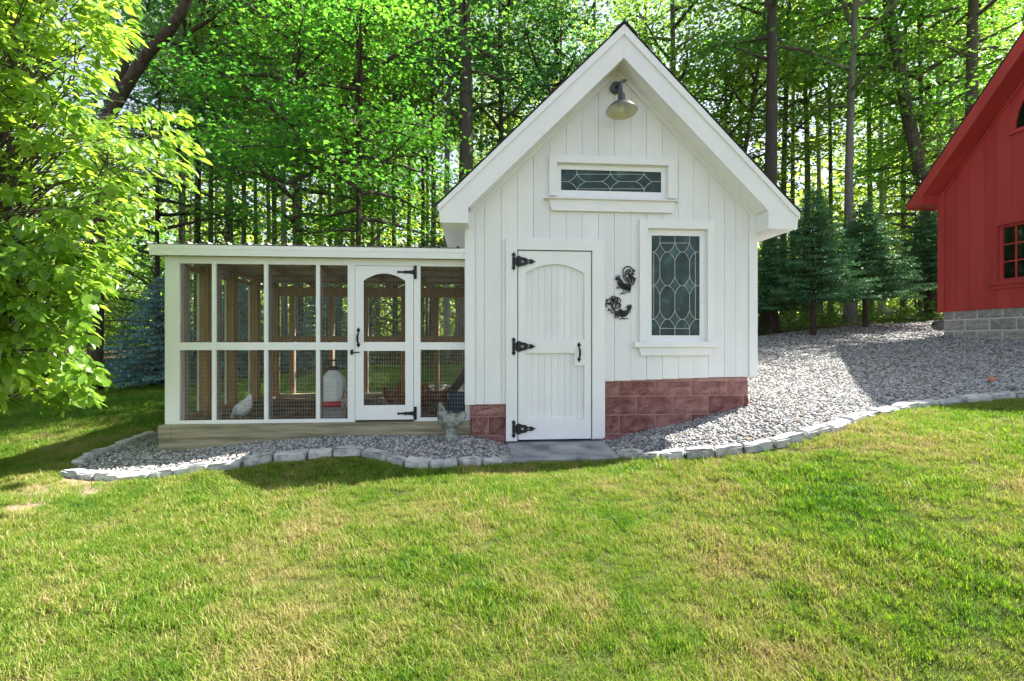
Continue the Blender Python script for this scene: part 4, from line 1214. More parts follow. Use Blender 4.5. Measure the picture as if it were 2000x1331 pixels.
# back wall: beam, posts, rails
zBb1 = CZ + (CY - 564) / F * 7.62; zBb0 = CZ + (CY - 582) / F * 7.62
P_('back_beam', M['wood'], .124, xR, RD - .045, RD - .005, zBb0, zBb1)
zBm = CZ - (662 - CY) / F * 7.62
P_('back_rail', M['wood'], .124, xR, RD - .044, RD - .006, zBm - .05, zBm + .04)
def XB(px): return SU(px, RUN_W1 - .05) - UL
for px in (567, 644, 712, 786, 852):
    P_('back_post', M['wood'], XB(px) - .035, XB(px) + .035, RD - .0039, RD + .045, zBr0, zBb1 + .02)
    P_('stud_cover', M['white2'], XB(px) - .04, XB(px) + .04, RD + .0455, RD + .06, zBr0, zBb1)
backf = lambda A: np.stack([A[..., 0], np.full(A.shape[:-1], RD + .0005), A[..., 1]], -1)
wiremesh('hexagon_netting', [hexnet(.13, xR, zBm, zBb0)], backf, .0006)
wiremesh('welded_mesh', [grid(.13, xR, zBr1, zBm)], backf, .0006)
# roof: rafters, purlins, ribbed sheets, fascia and drip edge
zRf = zTb1 + .032; zRb = zBb1 + .004
def zroof(y): return zRf + (zRb - zRf) * y / RD
for x in np.linspace(.07, xR - .06, 6):
    MB().prismx([(-.03, zroof(-.03) - .0), (RD + .1, zroof(RD + .1)), (RD + .1, zroof(RD + .1) + .055), (-.03, zroof(-.03) + .055), (-.03, zroof(-.03) + .02)], x - .019, x + .019).build('rafter', M['wood'], run)
for y in np.linspace(.18, RD - .1, 5):
    z = zroof(y) + .056
    P_('purlin', M['wood'], .03, xR, y - .045, y + .045, z, z + .02)
sheet_z = lambda y: zroof(y) + .078
rp = X(343) - X(304)
prof = []; x = -.14
xs0 = X(300)
while x < xR + .02:
    prof += [(x, 0), (x + .012, .022), (x + .030, .022), (x + .042, 0), (x + .10, 0), (x + .108, .006), (x + .116, 0)]; x += rp
prof = [(p[0], p[1]) for p in prof if p[0] < xR]
V = []; fs = []
for y in (-.10, RD + .2):
    for xq, h_ in prof: V.append((xq, y, sheet_z(max(y, -.03)) + h_ + .0))
n_ = len(prof)
fs = [(i, i + 1, n_ + i + 1, n_ + i) for i in range(n_ - 1)]
rb = MB(); rb.v = V; rb.f = fs
rf = rb.build('roof_sheet', M['metal'], run)
sm = rf.modifiers.new('thickness', 'SOLIDIFY'); sm.thickness = .0012
zF1, zF0 = SZ(600, 489, RUN_W0 - .09), SZ(600, 502, RUN_W0 - .09)
P_('fascia', M['white2'], X(303), xR, -.088, -.066, zF0, zF1)
P_('drip_edge', M['vinyl'], X(301), xR, -.092, -.0885, zF1 - .002, SZ(600, 481.5, RUN_W0 - .09) - .001)
P_('soffit_board', M['white2'], X(322) - .02, xR, -.0655, -.0005, zTb1 + .012, zTb1 + .03)
P_('rake_board', M['white2'], X(316) - .005, X(316) + .016, -.0655, RD + .15, zF0 + .0, zF1 - .01)

# run door
rdr = thing('x', '', '', ) if False else None
dx0, dx1 = X(694.2), X(807.6); dz0, dz1 = Z(822), Z(518.5)
px0_, px1_ = X(710), X(791.8)
ds0, da1 = Z(547.5), Z(533)
wA, wB_ = -.006, .0195
dr = MB().box(dx0, px0_, wA, wB_, dz0, dz1).build('door', M['white2'], run)
P_('stile', M['white2'], px1_, dx1, wA, wB_, dz0, dz1, par=dr)
ar = [(px0_ + (px1_ - px0_) * k / 16, ds0 + (da1 - ds0) * (1 - (2 * k / 16 - 1) ** 2)) for k in range(17)]
MB().prism(ar + [(px1_ - .0003, dz1), (px0_ + .0003, dz1)], wA + .0005, wB_).build('arched_rail', M['white2'], dr)
P_('rail', M['white2'], px0_ + .0003, px1_ - .0003, wA + .0005, wB_, Z(686), Z(668.5), par=dr)
P_('rail', M['white2'], px0_ + .0003, px1_ - .0003, wA + .0005, wB_, dz0, Z(793.5), par=dr)
topf = lambda x: ds0 + (da1 - ds0) * (1 - (2 * (x - px0_) / (px1_ - px0_) - 1) ** 2)
wiremesh('hexagon_netting', [hexnet(px0_, px1_, Z(668.5), da1, topf)], front, .0013, dr)
wiremesh('welded_mesh', [grid(px0_, px1_, Z(793.5), Z(686))], front, .0012, dr)
def tee_hinge(z):
    b = MB(); xh = X(811.5)
    b.prism([(xh + a_, z + c) for a_, c in ((-.012, -.05), (.012, -.05), (.016, -.066), (0, -.072), (-.016, -.066))], wA - .006, wA)
    b.box(xh - .014, xh + .014, wA - .006, wA, z - .052, z + .052)
    b.prism([(xh + a_, z + c) for a_, c in ((-.012, .05), (-.016, .066), (0, .072), (.016, .066), (.012, .05))], wA - .006, wA)
    b.prism([(xh - .014, z - .022), (xh - .014, z + .022), (xh - .09, z + .014), (xh - .10, z + .02), (xh - .115, z + .012), (xh - .165, z + .009), (xh - .178, z + .016), (xh - .192, z), (xh - .178, z - .016), (xh - .165, z - .009), (xh - .115, z - .012), (xh - .10, z - .02), (xh - .09, z - .014)], wA - .0055, wA)
    b.tube([(xh - .016, wA - .006, z - .03), (xh - .016, wA - .006, z + .03)], .007, 8)
    return b.build('hinge', M['black'], dr)
tee_hinge(Z(530)); tee_hinge(Z(810))
pull_handle(dr, X(700.5), Z(676), Z(643), wA - .0005)
b = MB(); b.box(X(685), X(690), -.014, -.0005, Z(693), Z(683.5)); b.tube([(X(687), -.016, Z(689)), (X(703), -.022, Z(688.5))], .006, 8)
b.build('latch', M['black'], dr)

# ================================================================ THINGS IN THE RUN
def feathers(name, c1, c2, scale=14, c3=None): return surf(name, c1, c2, .8, scale, (1, 1, 1.6), .6, 60, c3=c3)
M['hen_white'] = feathers('white_feathers', (.55, .58, .62), (.80, .81, .82))
M['hen_speck'] = feathers('speckled_feathers', (.10, .07, .05), (.42, .34, .26), 30, (.62, .57, .50))
M['hen_brown'] = feathers('brown_feathers', (.13, .045, .015), (.30, .12, .04))
M['hen_rust'] = feathers('rust_feathers', (.09, .03, .012), (.24, .085, .03))
M['hen_stone'] = surf('statue_stone', (.13, .145, .125), (.34, .36, .32), .9, 22, bump=1.0, bscale=55, detail=4)
M['comb'] = surf('red_comb', (.35, .02, .02), (.5, .04, .03), .5, 20)
M['beak'] = surf('horn_beak', (.35, .22, .06), (.5, .35, .12), .5, 20)
HEN = [(-.235, .372, .006, .012), (-.215, .352, .022, .045), (-.175, .312, .038, .062), (-.13, .262, .068, .082), (-.07, .222, .092, .103), (0, .205, .104, .112), (.06, .215, .098, .105),
       (.105, .245, .080, .088), (.132, .290, .058, .062), (.145, .335, .044, .046), (.155, .370, .037, .038), (.175, .397, .034, .034), (.198, .402, .028, .028), (.212, .400, .014, .015)]
PECK = [(-.17, .43, .006, .012), (-.16, .405, .022, .04), (-.14, .36, .045, .06), (-.115, .305, .07, .08), (-.07, .25, .092, .1), (-.01, .205, .104, .112), (.05, .18, .098, .105), (.10, .165, .08, .088), (.14, .15, .058, .062), (.17, .125, .044, .046), (.195, .10, .037, .038), (.215, .075, .034, .034), (.228, .055, .028, .028), (.234, .042, .014, .015)]
def hen(name, label, loc, rz, mat, s=1.0, prof=HEN, statue=False, seed=0):
    r = np.random.default_rng(seed)
    t = thing(name, label, 'hen statue' if statue else 'hen', loc, rz)
    pts = [Vector((p[0], 0, p[1])) for p in prof]
    # densify
    n = 16; vs = []; fs = []; dens = []
    for i in range(len(prof) - 1):
        for k in range(3):
            f = k / 3; dens.append(tuple(prof[i][j] + (prof[i + 1][j] - prof[i][j]) * f for j in range(4)))
    dens.append(prof[-1])
    P = [Vector((p[0], 0, p[1])) for p in dens]
    for i, p in enumerate(dens):
        tg = (P[min(i + 1, len(P) - 1)] - P[max(i - 1, 0)]).normalized(); nrm = Vector((-tg.z, 0, tg.x))
        for k in range(n):
            q = 2 * math.pi * k / n
            j = 1 + r.normal(0, .03 if 2 < i < len(dens) - 8 else .01)
            v = P[i] + (nrm * math.sin(q) * p[3] + Vector((0, 1, 0)) * math.cos(q) * p[2]) * j
            vs.append(v * s)
    for i in range(len(dens) - 1):
        for k in range(n): fs.append((i * n + k, i * n + (k + 1) % n, (i + 1) * n + (k + 1) % n, (i + 1) * n + k))
    fs += [tuple(range(n)), tuple(range(len(dens) * n - 1, (len(dens) - 1) * n - 1, -1))]
    b = MB(); b.v = [tuple(v) for v in vs]; b.f = fs
    body = b.build('body', mat, t, smooth=True)
    hp = dens[-1]; hx, hz_ = prof[-2][0], prof[-2][1]
    MB().tube([(hx * s, 0, (hz_ - .004) * s), ((hx + .022) * s, 0, (hz_ - .008) * s), ((hx + .043) * s, 0, (hz_ - .02) * s)], [.014 * s, .009 * s, .001 * s], 8).build('beak', mat if statue else M['beak'], t, smooth=True)
    cb = [(-.035, .0), (-.03, .03), (-.018, .018), (-.006, .04), (.004, .02), (.016, .034), (.022, .01), (.026, -.004)]
    MB().prism([((hx - .012 + a_) * s, (hz_ + .02 + c) * s) for a_, c in cb][::-1], -.005 * s, .005 * s).build('comb', mat if statue else M['comb'], t)
    MB().prism([((hx + a_) * s, (hz_ + c) * s) for a_, c in ((.008, -.02), (.018, -.03), (.014, -.055), (.004, -.05))], -.006 * s, .006 * s).build('wattle', mat if statue else M['comb'], t)
    for sg in (-1, 1):
        w = MB(); vs = []
        for i in range(9):
            for k in range(8):
                f = i / 8; q = 2 * math.pi * k / 8
                rr = math.sin(math.pi * (.08 + .9 * f)) ** .7
                vs.append(((.085 - .23 * f) * s, sg * (.088 - .03 * abs(f - .35) + .018 * rr * math.cos(q)) * s, (.225 + .03 * f + .055 * rr * math.sin(q) * (1 - .3 * f)) * s))
        w.v = vs; w.f = [(i * 8 + k, i * 8 + (k + 1) % 8, (i + 1) * 8 + (k + 1) % 8, (i + 1) * 8 + k) for i in range(8) for k in range(8)]
        w.build('wing', mat, t, smooth=True)
        if not statue:
            lg = MB().tube([(.0, sg * .045 * s, .13 * s), (-.012 * s, sg * .045 * s, .07 * s), (.004 * s, sg * .045 * s, .008 * s)], [.014 * s, .008 * s, .007 * s], 7)
            for ta in (-.5, 0, .5, 3.14):
                lg.tube([(.004 * s, sg * .045 * s, .010 * s), ((.004 + .05 * math.cos(ta)) * s, (sg * .045 + .05 * math.sin(ta)) * s, .005 * s)], [.007 * s, .003 * s], 6)
            lg.build('leg', M['beak'], t, smooth=True)
    if statue:
        MB().lathe([(.001, -.04), (.09, -.04), (.085, -.01), (.066, .01), (.056, .04), (.06, .1), (.001, .11)], 18).build('pedestal', mat, t, smooth=True)
    return t
zfl = zBr0 - .03
def inrun(px, w): return SW(SU(px, w), w, zfl)
hen('hen', 'white hen facing away inside the run, behind the second mesh bay', inrun(474, .36), TH + R(152), M['hen_white'], .72, PECK, seed=1)
hen('hen', 'pale speckled hen beside the water jug in the run', inrun(681, .42), TH + R(110), M['hen_speck'], .82, seed=2)
hen('hen', 'dark brown hen drinking behind the red tray of the water jug', inrun(668, .85), TH + R(200), M['hen_rust'], .78, seed=3)
hen('hen', 'brown hen standing upright behind the run door, nearer its hinges', inrun(767, 1.25), TH + R(60), M['hen_brown'], .78, seed=4)
hen('hen', 'brown hen behind the run door close to its right stile', inrun(786, 1.0), TH + R(15), M['hen_brown'], .74, seed=5)
hen('hen', 'tall rust-brown hen behind the mesh bay next to the shed', inrun(829, .75), TH + R(110), M['hen_rust'], .82, seed=6)
hen('hen', 'brown hen deeper in the run behind the stone hen', inrun(852, 1.15), TH + R(170), M['hen_brown'], .74, seed=7)
# stone hen on the gravel
hp_ = SW(SU(880, -.17), -.17); hp_ = (hp_.x, hp_.y)
STAT = [(-.215, .345, .012, .02), (-.195, .325, .03, .045), (-.15, .275, .06, .072), (-.085, .235, .092, .105), (-.01, .215, .110, .132), (.055, .23, .104, .13), (.095, .27, .088, .104), (.118, .32, .068, .078), (.127, .362, .052, .057), (.132, .397, .043, .045), (.142, .425, .037, .037), (.158, .436, .031, .031), (.172, .433, .015, .015)]
hen('hen_statue', 'weathered stone hen standing on the gravel beside the red blocks', (hp_[0], hp_[1], hz(*hp_) + .05), TH + R(172), M['hen_stone'], .72, STAT, True, 8)

# water jug on a block
wp_ = inrun(651, .62)
box('concrete_block', M['grey_block'], None, 0, 1, 0, 1, 0, 1).name = 'concrete_block'
cbk = bpy.data.objects['concrete_block']; cbk['label'] = 'grey block under the water jug in the run'; cbk['category'] = 'block'
cm = MB().prismz([(-.15, -.09), (.15, -.09), (.155, -.085), (.155, .085), (.15, .09), (-.15, .09), (-.155, .085), (-.155, -.085)], 0, .14); cbk.data = cm.mesh('concrete_block'); cbk.data.materials.append(M['grey_block'])
cbk.location = wp_; cbk.rotation_euler = (0, 0, TH)
jug = thing('water_jug', 'white plastic poultry water jug with black cap and red tray', 'waterer', wp_ + Vector((0, 0, .1405)), TH)
M['plastic'] = surf('milky_plastic', (.66, .70, .72), (.74, .77, .78), .35, 6)
M['redplastic'] = surf('red_plastic', (.45, .02, .035), (.55, .03, .05), .35, 6)
M['blackplastic'] = surf('black_plastic', (.02, .02, .022), (.03, .03, .03), .4, 6)
MB().lathe([(.001, .0), (.165, .0), (.18, .012), (.182, .06), (.176, .062), (.172, .02), (.001, .018)], 36).build('tray', M['redplastic'], jug, smooth=False)
MB().lathe([(.001, .019), (.125, .0191), (.135, .03), (.136, .28), (.13, .31), (.07, .385), (.055, .395), (.052, .41)], 12).build('bottle', M['plastic'], jug)
MB().lathe([(.053, .405), (.062, .405), (.062, .445), (.055, .45), (.001, .452)], 24).build('cap', M['blackplastic'], jug)
hb = MB()
for sg in (-1, 1): hb.box(sg * .045 - .008, sg * .045 + .008, -.014, .014, .4525, .505)
hb.box(-.053, .053, -.014, .014, .5055, .525); hb.build('carry_handle', M['blackplastic'], jug)
# feeder bucket and ramp board
bp_ = inrun(897, .55)
bk = thing('bucket', 'dark blue bucket in the run corner against the shed', 'bucket', bp_, TH)
M['blue'] = surf('blue_plastic', (.03, .06, .11), (.05, .09, .15), .4, 6)
MB().lathe([(.001, .0), (.10, 0), (.13, .26), (.138, .26), (.138, .275), (.126, .275), (.097, .012), (.001, .012)], 24).build('body', M['blue'], bk)
MB().tube([(.135 * math.cos(q), .0, .26 - .16 * math.sin(q)) for q in np.linspace(0, math.pi, 13)], .004, 6).build('bail_handle', M['wire'], bk)
rA = SW(SU(868, 1.6), 1.6, zfl + .02); rB = SW(SU(915, 1.35), 1.35, zfl + .50)
d_ = rB - rA
rmp = thing('ramp', 'narrow wooden hen ramp leaning up to the shed wall in the run', 'ramp', rA, math.atan2(d_.y, d_.x))
L_ = math.hypot(d_.x, d_.y); sl_ = d_.z / L_
q = [(0, 0), (L_, d_.z), (L_, d_.z + .03), (0, .03)]
MB().prism(q, -.11, .11).build('board', M['woodgrey'], rmp)
for k in range(1, 6):
    xk = L_ * k / 6; MB().prism([(xk - .01, sl_ * (xk - .01) + .0305), (xk + .01, sl_ * (xk + .01) + .0305), (xk + .01, sl_ * (xk + .01) + .048), (xk - .01, sl_ * (xk - .01) + .048)], -.10, .10).build('cleat', M['wood'], rmp)
# ================================================================ TREES
def unit(a): return a / (np.linalg.norm(a, axis=-1, keepdims=True) + 1e-9)
def leaf_quads(P, ax, nr, L, wr=.32, lift=.12):
    ax = unit(ax); sd = unit(np.cross(nr, ax)); nr = np.cross(ax, sd)
    L = L[:, None]
    V = np.stack([P, P + ax * L * .45 + sd * L * wr + nr * L * lift, P + ax * L - nr * L * lift * .8, P + ax * L * .45 - sd * L * wr + nr * L * lift], 1).reshape(-1, 3)
    i = np.arange(len(P))[:, None] * 4
    return V, i + np.array([[0, 1, 2, 3]])

def limb_mesh(b, p0, d, L, r0, r, sag=.0, nseg=5):
    pts = [p0]; d = d.copy()
    for k in range(nseg):
        d = unit(d + r.normal(0, .10, 3) + np.array([0, 0, -sag / nseg])); pts.append(pts[-1] + d * L / nseg)
    b.tube([tuple(p) for p in pts], [r0 * (1 - .85 * k / nseg) for k in range(nseg + 1)], 5, cap=False)
    return np.array(pts)

def crown(name, seed, Ht, base, Rr, nleaf, leaf, nlimb, pitch=.45, flat=.16, spread=.55, shape=lambda f: math.sin(math.pi * min(1, .18 + .8 * f)) ** .8):
    r = np.random.default_rng(seed); b = MB(); C = []; A = []
    az = r.uniform(0, 6.28)
    for i in range(nlimb):
        f = (i + r.uniform(0, .9)) / nlimb
        z = base + (Ht - base) * f
        az += 2.4 + r.normal(0, .3)
        L = Rr * shape(f) * r.uniform(.65, 1.15)
        pt = pitch * r.uniform(.2, 1.4)
        d = np.array([math.cos(az) * math.cos(pt), math.sin(az) * math.cos(pt), math.sin(pt)])
        pts = limb_mesh(b, np.array([0, 0, z * .97]), d, L, .03 + .012 * L, r, sag=.25)
        for k in range(max(4, int(L * 4.2))):
            g = r.uniform(.3, 1.05); j = min(int(g * 5), 4); p = pts[j] + (pts[j + 1] - pts[j]) * (g * 5 - j)
            out = unit((pts[j + 1] - pts[j]) * np.array([1, 1, .2]))
            sidev = np.array([-out[1], out[0], 0]) * r.choice([-1, 1])
            q = p + sidev * r.uniform(0, spread) * (1.3 - g) + out * r.uniform(-.1, .3)
            q[2] += r.normal(0, .10)
            if r.uniform() < .5: b.tube([tuple(p), tuple((p + q) / 2 + r.normal(0, .03, 3)), tuple(q)], [.012, .008, .004], 3, cap=False)
            C.append(q); A.append(out + sidev * .6)
    C = np.array(C); A = np.array(A)
    k = r.integers(0, len(C), nleaf)
    off = r.normal(0, 1, (nleaf, 3)) * np.array([[.34, .34, flat]]) * r.uniform(.6, 1.5, (len(C), 1))[k]
    P = C[k] + off
    P[:, 2] -= .12 * (off[:, 0] ** 2 + off[:, 1] ** 2)
    ax = unit(A[k] + r.normal(0, .9, (nleaf, 3)) * np.array([[1, 1, .45]]) + np.array([[0, 0, -.25]]))
    nr = unit(np.array([[0, 0, 1.]]) + r.normal(0, .45, (nleaf, 3)))
    V, Fc = leaf_quads(P, ax, nr, leaf * r.uniform(.6, 1.3, nleaf))
    return b.mesh('branches'), np_mesh('crown', V, Fc)

def trunk_mesh(seed, Ht, bend=.4, n=14, flare=1.7):
    """unit-radius trunk, scaled in plan by each tree"""
    r = np.random.default_rng(seed); b = MB(); vs = []; ns = 10
    ph = r.uniform(0, 6.28, 4)
    for i in range(n + 1):
        f = i / n; z = -.25 + (Ht + .25) * f
        rad = (1 - .72 * f) * (1 + (flare - 1) * math.exp(-max(z, 0) / .28))
        cx = bend * math.sin(ph[0] + f * 4) * f * 2; cy = bend * math.sin(ph[1] + f * 3.3) * f * 2
        for k in range(ns):
            q = 2 * math.pi * k / ns
            rr = rad * (1 + .08 * math.sin(3 * q + ph[2] + f * 5) + r.normal(0, .03) + (flare - 1) * .25 * math.exp(-max(z, 0) / .2) * math.sin(5 * q + ph[3]))
            vs.append((cx + rr * math.cos(q), cy + rr * math.sin(q), z))
    b.v = vs; b.f = [(i * ns + k, i * ns + (k + 1) % ns, (i + 1) * ns + (k + 1) % ns, (i + 1) * ns + k) for i in range(n) for k in range(ns)] + [tuple(range(n * ns, (n + 1) * ns))]
    m = b.mesh('trunk'); m.polygons.foreach_set('use_smooth', [True] * len(m.polygons)); return m

TR = [trunk_mesh(k, 16, .35 + .25 * k) for k in range(4)]
CR = {}
CR['wood1'] = crown('w1', 21, 16.5, 6.2, 3.3, 6500, .14, 26)
CR['wood2'] = crown('w2', 22, 16.0, 5.6, 3.0, 6000, .135, 26, .55)
CR['wood3'] = crown('w3', 23, 17.0, 7.0, 3.4, 6000, .145, 24, .35)
CR['wood4'] = crown('w4', 24, 15.5, 6.0, 2.4, 4500, .13, 26, .5)
CR['wood5'] = crown('w5', 31, 16.0, 7.5, 2.2, 2200, .15, 16, .6)
CR['maple1'] = crown('m1', 25, 8.8, 3.2, 2.4, 9500, .105, 34, .35, .09, .7)
CR['maple2'] = crown('m2', 26, 7.6, 3.0, 2.1, 7500, .10, 30, .3, .09, .7)
CR['sap1'] = crown('s1', 27, 3.6, .5, 1.25, 3200, .085, 22, .6, .12, .4)
CR['sap2'] = crown('s2', 28, 2.6, .3, 1.2, 2600, .085, 20, .6, .12, .4)
CR['sap3'] = crown('s3', 29, 4.8, .7, 1.4, 4200, .09, 26, .5, .12, .4)
TRS = {k: trunk_mesh(40 + i, CR_H, .5, 10, 1.3) for i, (k, CR_H) in enumerate((('maple1', 8.6), ('maple2', 7.4), ('sap1', 3.4), ('sap2', 2.4), ('sap3', 4.6)))}
_matcopy = {}
def mesh_for(m, mat):
    """one mesh datablock per shape and material"""
    key = (m.name, mat.name)
    if key not in _matcopy:
        q = m.copy(); q.materials.clear(); q.materials.append(mat); _matcopy[key] = q
    return _matcopy[key]
def tree(name, label, x, y, diam, ck, leaf, bark, rz=None, sc_=1.0, tk=None, group=None, cat='tree', lean=(0, 0)):
    z = hz(x, y) - .02
    t = thing(name, label, cat, (x, y, z), random.uniform(0, 6.28) if rz is None else rz, group)
    t.rotation_euler = (lean[1], lean[0], t.rotation_euler[2])
    tm = TRS[ck] if ck in TRS else TR[random.randrange(4) if tk is None else tk]
    o = link('trunk', mesh_for(tm, bark), None, t); o.scale = (diam / 2, diam / 2, sc_)
    o = link('branches', mesh_for(CR[ck][0], bark), None, t, kind='stuff'); o.scale = (sc_,) * 3
    o = link('crown', mesh_for(CR[ck][1], leaf), None, t); o.scale = (sc_,) * 3
    return t
def tpx(px, d): return (px - CX) / F * d

LB, LG, LD = M['bark'], M['barklight'], M['barkdark']
A_, B_, C_, Y_ = M['leafA'], M['leafB'], M['leafC'], M['leafY']
near = [
 # px, depth, trunk px, crown, leaf, bark, label
 (388, 13.0, 13, 'wood1', C_, LD, 'dark straight tree behind the left end of the run roof'),
 (412, 15.5, 11, 'wood4', A_, LD, 'slim dark tree close right of the dark straight tree behind the run roof'),
 (476, 16.5, 11, 'wood2', A_, LB, 'slim grey tree behind the second mesh bay of the run'),
 (536, 17.5, 12, 'wood4', Y_, LB, 'slender sunlit tree above the run roof, left of the layered maple'),
 (586, 14.0, 18, 'wood3', A_, LB, 'mid-sized brown tree above the run roof, behind the maple'),
 (556, 12.8, 13, 'wood4', A_, LG, 'pale grey tree seen through the third mesh bay of the run'),
 (662, 15.5, 12, 'wood2', Y_, LB, 'thin tree above the run roof just left of the run door'),
 (772, 16.0, 10, 'wood1', A_, LB, 'thin tree above the run roof over the run door'),
 (842, 14.5, 12, 'wood4', C_, LB, 'slim tree left of the largest trunk beside the shed eave'),
 (906, 12.0, 35, 'wood3', C_, LB, 'largest grey trunk in the wood, rising left of the shed gable'),
 (982, 13.5, 14, 'wood2', C_, LD, 'dark tree behind the left roof slope, right of the largest trunk'),
 (1085, 17.0, 11, 'wood4', Y_, LB, 'thin tree behind the upper left roof slope'),
 (1150, 19.0, 12, 'wood1', A_, LB, 'tree directly behind the left of the roof peak'),
 (1318, 14.5, 15, 'wood2', A_, LB, 'tree rising right of the roof peak'),
 (1392, 16.0, 11, 'wood4', Y_, LB, 'leaning slender tree behind the right roof slope'),
 (1502, 12.3, 27, 'wood3', C_, LB, 'tall thick trunk with flared base right of the shed corner'),
 (1532, 16.5, 13, 'wood2', A_, LB, 'thinner tree just right of the tall thick trunk by the shed'),
 (1572, 17.5, 13, 'wood4', Y_, LB, 'slim tree behind the taller spruce at right'),
 (1661, 13.6, 17, 'wood1', A_, LG, 'pale straight trunk rising between the two green spruces'),
 (1838, 18.5, 12, 'wood2', Y_, LG, 'thin pale tree left of the barn roof'),
 (1864, 16.5, 12, 'wood4', A_, LG, 'pale trunk nearest the barn eave'),
 (1912, 13.0, 27, 'wood3', A_, LB, 'thick dark tree rising behind the barn roof'),
 (874, 13.4, 13, 'wood1', A_, LG, 'grey trunk seen through the last mesh bay beside the shed'),
]
for px, d, wpx, ck, lf, bk_, lab in near:
    lean = (0, 0)
    if 'leaning' in lab: lean = (.16, 0)
    tree('wood_tree', lab, tpx(px, d), d, wpx * d / F, ck, lf, bk_, lean=lean)
tree('maple_tree', 'layered bright green young maple above the run roof left of the shed', tpx(700, 9.3), 9.3, .14, 'maple1', B_, LD, rz=.6, sc_=.95)
tree('maple_tree', 'smaller bright green maple above the middle of the run roof', tpx(575, 9.9), 9.9, .11, 'maple2', B_, LB, rz=2.0, sc_=1.05)
tree('maple_tree', 'dark green maple at the lawn edge behind the left end of the run', tpx(310, 11.6), 11.6, .14, 'maple2', C_, LD, rz=4.0)
tree('maple_tree', 'green maple spreading before the barn roof at top right', tpx(1800, 15.0), 15.0, .2, 'maple1', B_, LB, rz=1.0, sc_=1.35)
tree('maple_tree', 'green maple behind the right roof slope of the shed', tpx(1420, 16.0), 16.0, .16, 'maple1', A_, LB, rz=3.0, sc_=1.15)
tree('maple_tree', 'bluish green maple left of the roof peak', tpx(1090, 14.5), 14.5, .16, 'maple1', C_, LD, rz=5.0, sc_=1.2)

# bent pale trunk left of the barn
def custom_tree(name, label, paths, radii, ck, leaf, bark, crown_at, csc=1.0):
    b0 = paths[0][0]; base = Vector((b0[0], b0[1], hz(b0[0], b0[1]) - .05))
    t = thing(name, label, 'tree', base)
    for i, (pth, (r0, r1)) in enumerate(zip(paths, radii)):
        P = [Vector(p) for p in pth]; pts = []
        for k in range(len(P) - 1):
            p0, p1, p2, p3 = P[max(k - 1, 0)], P[k], P[k + 1], P[min(k + 2, len(P) - 1)]
            for q in range(5):
                f = q / 5; pts.append(.5 * ((2 * p1) + (p2 - p0) * f + (2 * p0 - 5 * p1 + 4 * p2 - p3) * f * f + (3 * p1 - p0 - 3 * p2 + p3) * f ** 3))
        pts.append(P[-1]); n_ = len(pts)
        MB().tube([p - base for p in pts], [r0 + (r1 - r0) * k / n_ for k in range(n_)], 10).build('trunk' if i == 0 else 'limb', bark, t, smooth=True)
    br_ = link('branches', mesh_for(CR[ck][0], bark), None, t, kind='stuff'); cr_ = link('crown', mesh_for(CR[ck][1], leaf), None, t)
    for o in (br_, cr_): o.location = Vector(crown_at) - base; o.scale = (csc,) * 3
    return t
d = 14.0
def pth(L, d): return [at(px, py, d + dd) for px, py, dd in L]
g0 = pth([(1822, 640, 0), (1815, 520, 0), (1812, 400, 0), (1792, 310, 0), (1768, 200, 0), (1752, 100, 0), (1735, 10, 0), (1725, -120, 0)], d)
custom_tree('wood_tree', 'crooked grey trunk bending left above the spruces by the barn', [g0], [(.19, .12)], 'wood2', B_, LB, (g0[-1].x, g0[-1].y, hz(g0[0].x, d) + 2.0), .9)
d = 9.6
g1 = pth([(185, 760, 0), (190, 500, 0), (200, 270, 0), (235, 190, 0), (285, 110, -.1), (330, 60, -.2), (365, 0, -.3), (390, -120, -.4)], d)
g2 = pth([(196, 300, .1), (215, 210, .2), (235, 150, .3), (258, 60, .5), (270, -60, .7)], d)
custom_tree('wood_tree', 'dark forked tree leaning right behind the big-leaved tree at left', [g1, g2], [(.135, .075), (.11, .06)], 'wood3', C_, LD, (g1[-1].x - 1.0, g1[-1].y + 1.0, 1.5), .8)

# slim trunks that show behind the run roof and between shed and barn
for i, (px, d_, wpx) in enumerate(((352, 18, 9), (440, 20, 10), (500, 18.5, 9), (520, 22, 11), (622, 21, 10), (640, 17.5, 9), (690, 19, 11), (738, 18, 10), (800, 21, 11), (822, 17.5, 10), (940, 20, 11),
                           (1450, 19, 10), (1548, 20, 10), (1600, 22, 11), (1622, 17.5, 9), (1700, 19, 11), (1722, 22, 10), (1765, 18, 10), (1880, 20, 10))):
    tree('wood_tree', 'slim bare-stemmed tree among the trunks behind the sheds', tpx(px, d_), d_, wpx * d_ / F, 'wood5', (A_, Y_, B_)[i % 3], (LB, LG, LB)[i % 3], sc_=1.0, group='slim stems of the wood edge')

